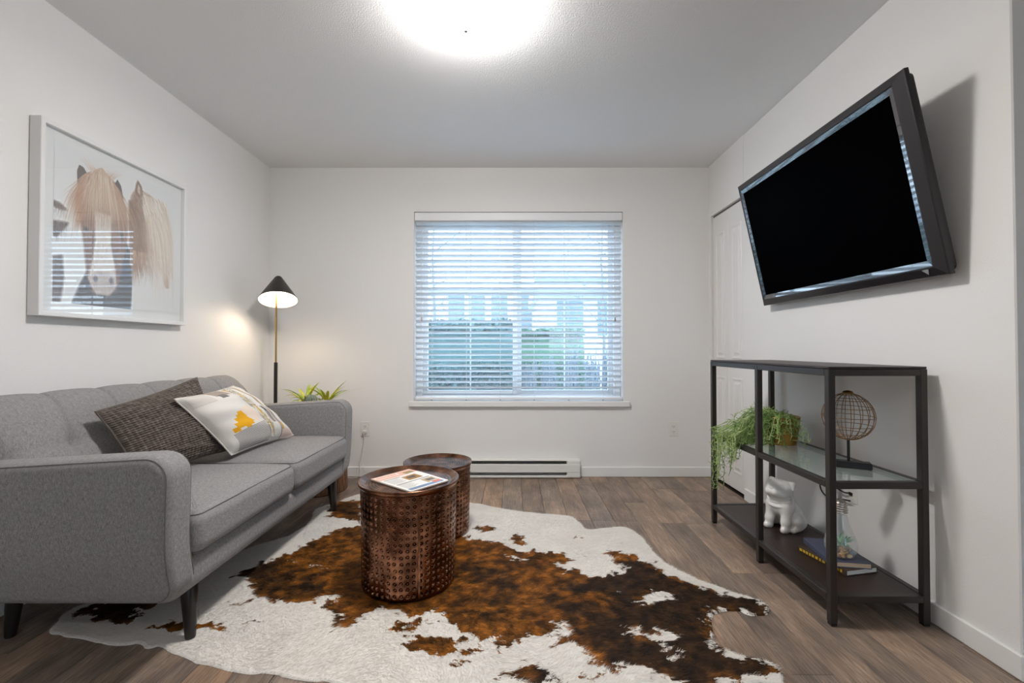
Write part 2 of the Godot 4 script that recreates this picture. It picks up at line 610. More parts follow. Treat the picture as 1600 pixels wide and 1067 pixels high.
	# bifold closet door
	var d := structure("door_1", join([
		span(Vector3(RIGHT + 0.022, 2.018, -3.545), Vector3(RIGHT + 0.05, 2.035, -3.04), 0.0)]), M.grille)
	for s in 2:
		var z0: float = -3.541 + s * 0.2495
		var z1 := z0 + 0.247
		var leaf := part(d, "door_leaf", span_mesh(Vector3(RIGHT + 0.014, 0.018, z0), Vector3(RIGHT + 0.046, 2.020, z1), 0.003), M.door)
		for q in [[0.13, 0.80], [0.93, 1.88]]:
			var h: float = q[1] - q[0]
			var panel := sweep_frame(0.145, h, [Vector2(0, 0.0), Vector2(0.006, 0.006), Vector2(0.016, 0.0045), Vector2(0.022, 0.0), Vector2(0.03, 0.0), Vector2(0.046, 0.0065), Vector2(0.0725, 0.0065)])
			part(leaf, "raised_panel", panel, M.door, turned(RIGHT + 0.0138, (q[0] + q[1]) / 2, (z0 + z1) / 2, 0, -90, 0))
	# outlets
	outlet("trim_2", "white duplex outlet beside the sofa with a plug in it", Vector3(-1.164, 0.372, BACK), 0.0)
	outlet("trim_3", "white duplex outlet on the back wall right of the heater", Vector3(1.262, 0.372, BACK), 0.0)
	var jp := structure("trim_4", slab(round_rect(0.072, 0.116, 0.006, 3), 0.007, 0.003), M.plastic, Vector3(RIGHT, 0.36, -2.09))
	jp.rotation_degrees.y = -90
	jp.set_meta("label", "white jack plate on the wall behind the shelf")
	part(jp, "jack", slab(round_rect(0.016, 0.016, 0.002, 2), 0.006, 0.001), mat(rgb(48, 84, 132), 0.5), at(0, 0.022, 0.005))
	part(jp, "jack", slab(round_rect(0.020, 0.014, 0.002, 2), 0.006, 0.001), M.black_plastic, at(0, -0.018, 0.005))
	# baseboard heater
	var h := thing("baseboard_heater", "white electric baseboard heater on the wall below the window", "heater", Vector3(0, 0, BACK))
	var x0 := -0.51
	var x1 := 0.52
	part(h, "back_plate", span_mesh(Vector3(x0, 0.008, 0.001), Vector3(x1, 0.142, 0.012), 0.002), M.plastic)
	part(h, "front_cover", span_mesh(Vector3(x0, 0.046, 0.05), Vector3(x1, 0.112, 0.062), 0.004), M.plastic)
	part(h, "top_hood", span_mesh(Vector3(x0, 0.134, 0.012), Vector3(x1, 0.142, 0.058), 0.003), M.plastic)
	part(h, "bottom_lip", span_mesh(Vector3(x0, 0.006, 0.012), Vector3(x1, 0.022, 0.058), 0.003), M.plastic)
	part(h, "end_box", span_mesh(Vector3(x1 - 0.105, 0.012, 0.012), Vector3(x1, 0.138, 0.06), 0.004), M.plastic)
	part(h, "end_box", span_mesh(Vector3(x0, 0.012, 0.012), Vector3(x0 + 0.06, 0.138, 0.06), 0.004), M.plastic)
	var fins := []
	for k in 86:
		fins.append(span(Vector3(x0 + 0.065 + k * 0.01, 0.03, 0.016), Vector3(x0 + 0.0665 + k * 0.01, 0.126, 0.048), 0.0))
	var fp := part(h, "fins", join(fins), M.grille)
	fp.set_meta("kind", "stuff")

func build_floor() -> void:
	var f := structure("floor", span_mesh(Vector3(LEFT - 0.1, -0.2, BACK - 0.1), Vector3(FAR_RIGHT + 0.1, -0.0105, REAR + 0.1), 0.0), mat(rgb(60, 50, 44), 0.8))
	# plank grain
	var W := 256
	var H := 1024
	var a := noise(0.010, 61, 3)
	var b := noise(0.05, 62, 4)
	var c := noise(0.5, 63, 2)
	var tone := noise(0.006, 64, 3)
	var im := Image.create(W, H, false, Image.FORMAT_RGB8)
	for y in H:
		for x in W:
			var bend := a.get_noise_2d(x * 1.3, y * 0.35) * 16.0
			var ring := sin((x * 0.16 + bend) * 1.7) * 0.5 + 0.5
			var streak := b.get_noise_2d(x * 3.0, y * 0.14)
			var pore := c.get_noise_2d(x * 1.6, y * 0.05)
			var t := tone.get_noise_2d(x * 1.2, y * 0.7)
			var v := 0.74 + 0.10 * ring * (0.5 + t) + 0.17 * streak + 0.09 * pore + 0.14 * t
			var warm := 0.5 + 0.8 * t
			im.set_pixel(x, y, Color(clampf(v * (1.0 + 0.03 * warm), 0, 1), clampf(v * (0.985 - 0.005 * warm), 0, 1), clampf(v * (0.965 - 0.05 * warm), 0, 1)))
	im.generate_mipmaps()
	var tex := ImageTexture.create_from_image(im)
	var tints := [rgb(184, 162, 146), rgb(168, 149, 137), rgb(192, 171, 156), rgb(158, 143, 133), rgb(175, 159, 148), rgb(187, 161, 141), rgb(170, 156, 147)]
	var mats := []
	for t in tints:
		var m := mat(t, 0.42, 0.0, 0.45)
		m.albedo_texture = tex
		mats.append(m)
	rng.seed = 77
	var w := 0.1326
	var k0 := int(floor((LEFT + 0.0716) / w))
	var k1 := int(ceil((FAR_RIGHT + 0.0716) / w))
	for k in range(k0, k1):
		var xa := maxf(-0.0716 + k * w, LEFT) + 0.0006
		var xb := minf(-0.0716 + (k + 1) * w, FAR_RIGHT) - 0.0006
		var z := BACK - rng.randf_range(0.1, 1.15)
		while z < REAR:
			var z2 := z + 1.22
			var za := maxf(z, BACK) + 0.0006
			var zb := minf(z2, REAR) - 0.0006
			z = z2
			var tint := rng.randi() % mats.size()
			var u0 := rng.randf()
			var v0 := rng.randf()
			if zb - za < 0.01 or (xa > RIGHT and zb < WALL_END): continue
			if xa > RIGHT: za = maxf(za, WALL_END)
			var xe := RIGHT + 0.004 if xb > RIGHT and za < WALL_END and xa < RIGHT else xb
			if xe < xb and zb > WALL_END + 0.05:
				part(f, "plank", plank(xa, xb, WALL_END + 0.001, zb, u0, v0), mats[tint])
				zb = WALL_END
			part(f, "plank", plank(xa, xe, za, zb, u0, v0), mats[tint])

func plank(xa: float, xb: float, za: float, zb: float, u0: float, v0: float) -> ArrayMesh:
	var st := SurfaceTool.new()
	st.begin(Mesh.PRIMITIVE_TRIANGLES)
	var e := 0.0014
	var lo := -0.0105
	var mid := -e
	var p := [Vector3(xa + e, 0, za + e), Vector3(xb - e, 0, za + e), Vector3(xb - e, 0, zb - e), Vector3(xa + e, 0, zb - e)]
	var q := [Vector3(xa, mid, za), Vector3(xb, mid, za), Vector3(xb, mid, zb), Vector3(xa, mid, zb)]
	var uv := func(v: Vector3) -> Vector2: return Vector2(u0 + v.x * 3.6, v0 + v.z * 0.62)
	face(st, p, Vector3.UP, p.map(uv))
	for k in 4:
		var n := (k + 1) % 4
		var out: Vector3 = [Vector3(0, 0, -1), Vector3(1, 0, 0), Vector3(0, 0, 1), Vector3(-1, 0, 0)][k]
		var quad := [p[k], p[n], q[n], q[k]]
		face(st, quad, out + Vector3.UP, quad.map(uv))
		var wall := [q[k], q[n], Vector3(q[n].x, lo, q[n].z), Vector3(q[k].x, lo, q[k].z)]
		face(st, wall, out, wall.map(uv))
	return st.commit()

func outlet(called: String, label: String, at_: Vector3, turn: float) -> void:
	var o := structure(called, slab(round_rect(0.072, 0.116, 0.006, 3), 0.007, 0.003), M.plastic, at_)
	o.rotation_degrees.y = turn
	o.set_meta("label", label)
	for s in [-1, 1]:
		var r := part(o, "socket", slab(round_rect(0.034, 0.029, 0.010, 4), 0.004, 0.0015), M.plastic, at(0, s * 0.0205, 0.0035))
		for q in [-1, 1]:
			part(r, "slot", box(Vector3(0.0022, 0.008, 0.001), 0.0), M.slot, at(q * 0.006, 0.003, 0.0021))
		part(r, "slot", box(Vector3(0.004, 0.004, 0.001), 0.001), M.slot, at(0, -0.008, 0.0021))
	part(o, "screw", lathe([Vector2(0.0001, -0.001), Vector2(0.003, -0.001), Vector2(0.003, 0.0005), Vector2(0.0001, 0.001)], 10), M.plastic, turned(0, 0, 0.004, 90, 0, 0))

func build_blind() -> void:
	var b := thing("window_blind", "white horizontal slat blind hanging half open in the window", "blind", Vector3(0.0415, 0, BACK - 0.034))
	var half := 0.818
	part(b, "valance", span_mesh(Vector3(-half - 0.006, 2.018, 0.012), Vector3(half + 0.006, 2.084, 0.036), 0.005), M.blind)
	part(b, "headrail", span_mesh(Vector3(-half, 2.035, -0.028), Vector3(half, 2.084, 0.010), 0.003), M.blind)
	var rows := []
	for i in 7:
		var t := -1.0 + 2.0 * i / 6
		rows.append(PackedVector3Array([Vector3(-half, 0.0022 * (1 - t * t) + 0.0014, t * 0.0253), Vector3(half, 0.0022 * (1 - t * t) + 0.0014, t * 0.0253)]))
	for i in range(6, -1, -1):
		var t := -1.0 + 2.0 * i / 6
		rows.append(PackedVector3Array([Vector3(-half, 0.0022 * (1 - t * t) - 0.0014, t * 0.0253), Vector3(half, 0.0022 * (1 - t * t) - 0.0014, t * 0.0253)]))
	rows.append(rows[0])
	var slat := grid(rows, false, true)
	var pitch := 0.0437
	var y := 2.006
	var n := 0
	while y > 0.655:
		part(b, "slat", slat, M.blind, turned(0, y, 0, -20.0, 0, 0))
		y -= pitch
		n += 1
	part(b, "bottom_rail", span_mesh(Vector3(-half, 0.6, -0.024), Vector3(half, 0.622, 0.024), 0.005), M.blind)
	for px in [-0.686, -0.413, -0.143, 0.126, 0.400, 0.670]:
		for z in [-0.0262, 0.0262]:
			part(b, "ladder_cord", tube([Vector3(px, 0.62, z), Vector3(px, 1.3, z), Vector3(px, 2.03, z)], 0.0009, 5), M.cord)
		part(b, "cord_plug", lathe([Vector2(0.0001, -0.004), Vector2(0.006, -0.004), Vector2(0.005, 0.001), Vector2(0.0001, 0.001)], 10), M.grille, at(px, 0.6, 0.014))
	part(b, "tilt_cord", tube([Vector3(0.762, 2.03, 0.036), Vector3(0.764, 1.6, 0.038), Vector3(0.763, 1.25, 0.037)], 0.0012, 5), M.cord)
	part(b, "tassel", lathe([Vector2(0.0001, 0), Vector2(0.007, 0.001), Vector2(0.006, 0.02), Vector2(0.0025, 0.034), Vector2(0.0001, 0.035)], 12), mat(rgb(150, 140, 128), 0.5), at(0.763, 1.218, 0.037))
	part(b, "lift_cord", tube([Vector3(-0.762, 2.03, 0.036), Vector3(-0.764, 1.6, 0.038), Vector3(-0.763, 1.25, 0.037)], 0.0012, 5), M.cord)
	part(b, "tassel", lathe([Vector2(0.0001, 0), Vector2(0.007, 0.001), Vector2(0.006, 0.02), Vector2(0.0025, 0.034), Vector2(0.0001, 0.035)], 12), mat(rgb(196, 178, 158), 0.5), at(-0.763, 1.222, 0.037))

# ---------------------------------------------------------------- outside the window
func build_outside() -> void:
	structure("ground", join([span(Vector3(-40, -0.6, -60), Vector3(40, -0.4, BACK - 0.2), 0.0), span(Vector3(-40, -0.6, REAR + 0.2), Vector3(40, -0.4, 40), 0.0)]), mat(rgb(150, 150, 140), 0.9)).set_meta("label", "pale ground outside the window")
	var white := mat(rgb(228, 232, 236), 0.7)
	var slate := mat(rgb(120, 134, 150), 0.7)
	var pane := mat(rgb(92, 116, 140), 0.15)
	var g := thing("garage_building", "low white building with blue grey doors behind the hedge", "building", Vector3(-1.0, -0.4, -16.6))
	part(g, "wall", span_mesh(Vector3(-4.2, 0, -3), Vector3(1.72, 3.45, 0), 0.0), white)
	part(g, "roof", span_mesh(Vector3(-4.4, 3.45, -3.2), Vector3(1.8, 3.6, 0.25), 0.02), white)
	for x in [-1.36, -0.61, 0.21, 1.1]:
		var dr := part(g, "door", span_mesh(Vector3(x, 0, 0), Vector3(x + 0.58, 3.35, 0.05), 0.01), slate)
		for k in 4:
			part(dr, "panel", span_mesh(Vector3(x + 0.05, 0.1 + k * 0.7, 0.05), Vector3(x + 0.53, 0.7 + k * 0.7, 0.065), 0.008), slate)
	var h := thing("house", "white house with a grey roof and blue windows beyond the shrubs", "house", Vector3(1.05, -0.4, -12.0))
	part(h, "wall", span_mesh(Vector3(-0.35, 0, -4), Vector3(6, 2.85, 0), 0.0), white)
	part(h, "fascia", span_mesh(Vector3(-0.5, 2.8, -4.2), Vector3(6.2, 3.17, 0.3), 0.01), white)
	part(h, "roof", join([[box(Vector3(6.9, 0.1, 1.7), 0.01), turned(2.95, 3.46, -0.45, 20, 0, 0)]]), mat(rgb(168, 178, 188), 0.8))
	for q in [[0.1, 0.80], [1.17, 1.45], [1.55, 2.2]]:
		var wn := part(h, "window", span_mesh(Vector3(q[0] - 0.05, 1.7, 0), Vector3(q[1] + 0.05, 2.75, 0.04), 0.01), white)
		part(wn, "pane", span_mesh(Vector3(q[0], 1.75, 0.04), Vector3(q[1], 2.7, 0.05), 0.0), pane)
	hedge("hedge", "clipped teal green hedge outside the left window pane", Vector3(-1.02, -0.4, -5.6), Vector3(2.05, 1.68, 0.7), 5, rgb(80, 112, 108), 9000)
	hedge("hedge", "brighter green hedge in front of the white house", Vector3(0.60, -0.4, -7.4), Vector3(1.05, 1.66, 0.6), 6, rgb(78, 118, 88), 6500)
	rng.seed = 91
	for k in 7:
		var x := 0.19 + k * 0.25
		shrub(Vector3(x, -0.4, -5.3 - rng.randf() * 0.4), 1.32 + rng.randf_range(-0.1, 0.1), 200 + k, ["nearest the window's middle bar", "second from the window's middle bar", "third from the window's middle bar", "fourth, at the middle of the right pane", "fifth from the window's middle bar", "sixth, near the pane's right edge", "last one at the right window frame"][k])
	tree(Vector3(-1.15, -0.4, -6.6), 3.6, 301, "bare young tree seen through the left end of the blind")
	tree(Vector3(1.55, -0.4, -7.9), 3.9, 302, "bare young tree seen through the right end of the blind")

func hedge(called: String, label: String, base: Vector3, size: Vector3, seed_: int, c: Color, n: int) -> void:
	var o := thing(called, label, "hedge", base, "hedges outside the window")
	var nz := noise(1.6, seed_, 3)
	var rows := []
	for i in 13:
		var row := PackedVector3Array()
		for j in 41:
			var u := -0.5 + j / 40.0
			var prof: Vector2 = [Vector2(0.5, 0), Vector2(0.52, 0.2), Vector2(0.5, 0.4), Vector2(0.5, 0.6), Vector2(0.48, 0.8), Vector2(0.42, 0.94), Vector2(0.2, 1.0), Vector2(-0.2, 1.0), Vector2(-0.42, 0.94), Vector2(-0.48, 0.8), Vector2(-0.5, 0.5), Vector2(-0.5, 0.2), Vector2(-0.5, 0)][i]
			var p := Vector3(u * size.x, prof.y * (size.y - 0.05), prof.x * (size.z - 0.14))
			var d := nz.get_noise_3d(p.x * 2, p.y * 2, p.z * 2) * 0.09
			row.append(p + Vector3(0, d if prof.y > 0.5 else 0.0, d * signf(prof.x)))
		rows.append(row)
	part(o, "branches", grid(rows, false, false), mat(c, 0.9))
	var mm := MultiMesh.new()
	mm.transform_format = MultiMesh.TRANSFORM_3D
	mm.use_colors = true
	mm.mesh = leaf_blade(0.07, 0.035, 0.01, 0.012, 0.2, 3)
	mm.instance_count = n
	rng.seed = seed_
	for k in n:
		var u := rng.randf_range(-0.5, 0.5)
		var v := rng.randf()
		var p := Vector3(u * size.x, v * size.y, size.z * 0.5)
		if v > 0.72:
			p = Vector3(u * size.x, size.y, rng.randf_range(-0.45, 0.45) * size.z)
		p += Vector3(0, nz.get_noise_3d(p.x * 2, p.y * 2, p.z * 2) * 0.09 + rng.randf_range(-0.02, 0.02), rng.randf_range(-0.03, 0.05))
		mm.set_instance_transform(k, Transform3D(Basis.from_euler(Vector3(rng.randf() * TAU, rng.randf() * TAU, rng.randf() * TAU)), p))
		var l := c.srgb_to_linear() * rng.randf_range(0.55, 1.25)
		mm.set_instance_color(k, Color(l.r, l.g, l.b))
	var leaf := mat(Color.WHITE, 0.7)
	leaf.vertex_color_use_as_albedo = true
	var mi := MultiMeshInstance3D.new()
	mi.name = "leaves"
	mi.multimesh = mm
	mi.material_override = leaf
	mi.set_meta("kind", "stuff")
	o.add_child(mi)

func shrub(base: Vector3, h: float, seed_: int, which: String) -> void:
	var o := thing("dry_shrub", "dry twiggy shrub under the right window pane, " + which, "shrub", base, "dry shrubs outside the window")
	rng.seed = seed_
	var list := []
	for k in 120:
		var a := rng.randf() * TAU
		var r := rng.randf_range(0.03, 0.10)
		var top := Vector3(cos(a) * r, h * rng.randf_range(0.55, 1.0), sin(a) * r)
		var mid := top * 0.5 + Vector3(rng.randf_range(-0.05, 0.05), 0.04, rng.randf_range(-0.05, 0.05))
		list.append(tube([Vector3(cos(a) * 0.03, 0, sin(a) * 0.03), mid, top], [0.009, 0.008, 0.004], 4, false, false))
		for q in 5:
			var s: Vector3 = mid.lerp(top, rng.randf())
			list.append(tube([s, s + Vector3(rng.randf_range(-0.035, 0.035), rng.randf_range(0.0, 0.1), rng.randf_range(-0.03, 0.03))], [0.006, 0.005], 4, false, false))
	part(o, "twigs", join(list), mat(rgb(128, 138, 146), 0.9)).set_meta("kind", "stuff")

func tree(base: Vector3, h: float, seed_: int, label: String) -> void:
	var o := thing("bare_tree", label, "tree", base, "bare trees outside the window")
	rng.seed = seed_
	var bark := mat(rgb(138, 146, 156), 0.9)
	part(o, "trunk", tube([Vector3.ZERO, Vector3(0.03, h * 0.4, 0), Vector3(-0.02, h * 0.75, 0.02), Vector3(0.02, h, 0)], [0.035, 0.026, 0.016, 0.004], 7), bark)
	for k in 12:
		var y := h * (0.42 + 0.045 * k)
		var a := k * 2.4
		var l := rng.randf_range(0.35, 0.75)
		var e := Vector3(cos(a) * l, y + l * rng.randf_range(0.3, 0.7), sin(a) * l)
		var list := [tube([Vector3(0, y, 0), Vector3(e.x * 0.5, (y + e.y) / 2 - 0.03, e.z * 0.5), e], [0.012, 0.008, 0.003], 5)]
		for q in 4:
			var s := Vector3(0, y, 0).lerp(e, rng.randf_range(0.4, 1.0))
			list.append(tube([s, s + Vector3(rng.randf_range(-0.2, 0.2), rng.randf_range(-0.02, 0.2), rng.randf_range(-0.1, 0.1))], [0.005, 0.002], 4))
		part(o, "branch", join(list), bark)

# ---------------------------------------------------------------- sofa and cushions
const SOFA_NEAR := -1.385
const SOFA_FAR := -3.005

func build_sofa() -> void:
	var mid := (SOFA_NEAR + SOFA_FAR) / 2
	var s := thing("loveseat", "grey fabric two-seat sofa with tufted back and tapered dark legs", "sofa", Vector3(-1.46, 0, mid))
	var o := Vector3(1.46, 0, -mid)
	# base
	var base := slab(dense(round_rect(0.77, 0.15, 0.055, 6), 0.05), 1.50, 0.05)
	part(s, "base", base, M.sofa, at(-1.455 + o.x, 0.257, 0))
	# arms: side outline with a rounded front, slightly undercut
	var prof := PackedVector2Array()
	for q in [[-1.135, 0.272, 0.078, -PI / 2, -0.05], [-1.125, 0.60, 0.075, -0.05, PI / 2], [-1.80, 0.575, 0.06, PI / 2, PI], [-1.81, 0.255, 0.06, PI, PI * 1.5]]:
		for k in 8:
			var a := lerpf(q[3], q[4], k / 7.0)
			prof.append(Vector2(q[0] + cos(a) * q[2], q[1] + sin(a) * q[2]))
	prof = dense(prof, 0.05)
	for z in [SOFA_NEAR - 0.0625, SOFA_FAR + 0.0625]:
		var inward := -1.0 if z > mid else 1.0
		var tuck := func(v: Vector3) -> Vector3:
			return v + Vector3(0, 0, inward * 0.055 * pow(clampf((0.44 - v.y) / 0.25, 0.0, 1.0), 2.0))
		var arm := part(s, "armrest", slab(prof, 0.125, 0.034, 0.006, 0.006, 0.0012, tuck), M.sofa, at(o.x, 0, z - mid))
		for e in [-1, 1]:
			var ring := []
			for q in inset(prof, 0.0095):
				ring.append(tuck.call(Vector3(q.x, q.y, e * (0.0625 - 0.0095))))
			part(arm, "seam", tube(ring, 0.0019, 5, true), M.seam)
	# seat cushions
	var w := (SOFA_NEAR - SOFA_FAR - 0.25) / 2
	for k in 2:
		var z := SOFA_NEAR - 0.125 - w * (k + 0.5)
		var out := dense(round_rect(0.60, w - 0.006, 0.04, 6), 0.04)
		var c := part(s, "seat_cushion", slab(out, 0.152, 0.048, 0.016, 0.0, 0.002), M.sofa, Transform3D(Basis(Vector3(1, 0, 0), Vector3(0, 0, -1), Vector3(0, 1, 0)), Vector3(-1.338 + o.x, 0.386, z - mid)))
		for e in [-1, 1]:
			var ring := []
			for q in inset(out, 0.0135):
				ring.append(Vector3(q.x, q.y, e * (0.076 - 0.0135)))
			part(c, "seam", tube(ring, 0.0021, 5, true), M.seam)
	# backrest, tufted
	var cross := smooth_path([Vector3(-1.55, 0.33, 0), Vector3(-1.585, 0.47, 0), Vector3(-1.655, 0.65, 0), Vector3(-1.715, 0.775, 0), Vector3(-1.76, 0.822, 0), Vector3(-1.805, 0.832, 0), Vector3(-1.850, 0.805, 0), Vector3(-1.868, 0.70, 0), Vector3(-1.868, 0.45, 0), Vector3(-1.865, 0.24, 0)], 72)
	var rows := []
	var n := 300
	var za := SOFA_NEAR - 0.04
	var zb := SOFA_FAR + 0.04
	for i in n + 1:
		var z := lerpf(za, zb, float(i) / n)
		var e := minf(za - z, z - zb)
		var r := 0.15
		var q := sqrt(maxf(0.0, 1.0 - pow(1.0 - minf(e / r, 1.0), 2.0)))
		var q2 := sqrt(maxf(0.0, 1.0 - pow(1.0 - minf(e / 0.05, 1.0), 2.0)))
		var ph := (z - mid) / 0.235
		var dz := absf(ph - round(ph)) * 0.235
		var row := PackedVector3Array()
		for j in cross.size():
			var p: Vector3 = cross[j]
			var t: Vector3 = (cross[mini(j + 1, cross.size() - 1)] - cross[maxi(j - 1, 0)]).normalized()
			var nrm := Vector3(t.y, -t.x, 0)
			var front := smoothstep(0.80, 0.70, float(j) / cross.size())
			var dy := absf(p.y - 0.655) if p.x > -1.75 else 1.0
			var puff := 0.008 * (1.0 - pow(1.0 - minf(dz / 0.1175, 1.0), 3.0)) * minf(1.0, dy / 0.05 + 0.45)
			var groove := -0.007 * exp(-pow(dz / 0.004, 2.0)) - 0.007 * exp(-pow(dy / 0.0045, 2.0)) - 0.022 * exp(-(dz * dz + dy * dy) / 0.0009)
			p += nrm * (puff + groove) * front
			p.y = 0.42 + (p.y - 0.42) * ((0.832 - r * (1.0 - q) - 0.42) / 0.412) if p.y > 0.42 else p.y
			p.x = lerpf(-1.74, p.x, 0.35 + 0.65 * q2)
			row.append(Vector3(p.x + o.x, p.y, z - mid))
		rows.append(row)
	for e in [0, n + 2]:
		var src: PackedVector3Array = rows[0 if e == 0 else rows.size() - 1]
		var row := PackedVector3Array()
		for p in src:
			row.append(Vector3(-1.74 + o.x, minf(p.y, 0.62), p.z))
		if e == 0: rows.push_front(row)
		else: rows.append(row)
	part(s, "backrest", grid(rows, false, true), M.sofa)
	# legs, splayed a little
	for q in [[-1.115, -1.585, 1, 1], [-1.105, -2.815, 1, -1], [-1.755, -1.60, -1, 1], [-1.755, -2.815, -1, -1]]:
		var leg := tube([Vector3(0, 0, 0), Vector3(0, 0.004, 0), Vector3(-0.006 * q[2], 0.1, -0.004 * q[3]), Vector3(-0.014 * q[2], 0.205, -0.008 * q[3])], [0.0155, 0.0165, 0.023, 0.030], 20)
		part(s, "leg", leg, M.leg, at(q[0] + o.x, 0.008 if q[2] > 0 else 0.001, q[1] - mid))

func pillow_surface(c: Array, thick: float, nseg: int, relief: Callable) -> ArrayMesh:
	# c: top-left, top-right, bottom-right, bottom-left corners; relief(u, v) adds height on the front face
	var n: Vector3 = ((c[1] - c[0]) + (c[2] - c[3])).cross((c[3] - c[0]) + (c[2] - c[1])).normalized() * -1.0
	var parts := []
	for side in [1.0, -1.0]:
		var rows := []
		for i in nseg + 1:
			var v := float(i) / nseg
			var row := PackedVector3Array()
			for j in nseg + 1:
				var u := float(j) / nseg
				var a := 2.0 * u - 1.0
				var b := 2.0 * v - 1.0
				# edges drawn in between the corners
				var uu := 0.5 + 0.5 * a * (1.0 - 0.055 * (1.0 - b * b) * absf(a))
				var vv := 0.5 + 0.5 * b * (1.0 - 0.055 * (1.0 - a * a) * absf(b))
				var p: Vector3 = c[0].lerp(c[1], uu).lerp(c[3].lerp(c[2], uu), vv)
				var h := pow(maxf(0.0, (1.0 - pow(absf(a), 2.6)) * (1.0 - pow(absf(b), 2.6))), 0.55) * thick * 0.5
				var r: float = relief.call(u, v) * minf(1.0, h / (thick * 0.08)) if side > 0.0 else 0.0
				row.append(p + n * side * ((h if side > 0.0 else h * 0.4) + r + 0.002))
			rows.append(row)
		parts.append(grid(rows, false, side > 0.0))
	return join(parts)

func piping(c: Array, r: float) -> ArrayMesh:
	var path := []
	for e in 4:
		for k in 16:
			var t := k / 16.0
			var a: float = [2 * t - 1, 1.0, 1 - 2 * t, -1.0][e]
			var b: float = [-1.0, 2 * t - 1, 1.0, 1 - 2 * t][e]
			var uu := 0.5 + 0.5 * a * (1.0 - 0.055 * (1.0 - b * b) * absf(a))
			var vv := 0.5 + 0.5 * b * (1.0 - 0.055 * (1.0 - a * a) * absf(b))
			path.append(c[0].lerp(c[1], uu).lerp(c[3].lerp(c[2], uu), vv))
	return tube(path, r, 6, true)

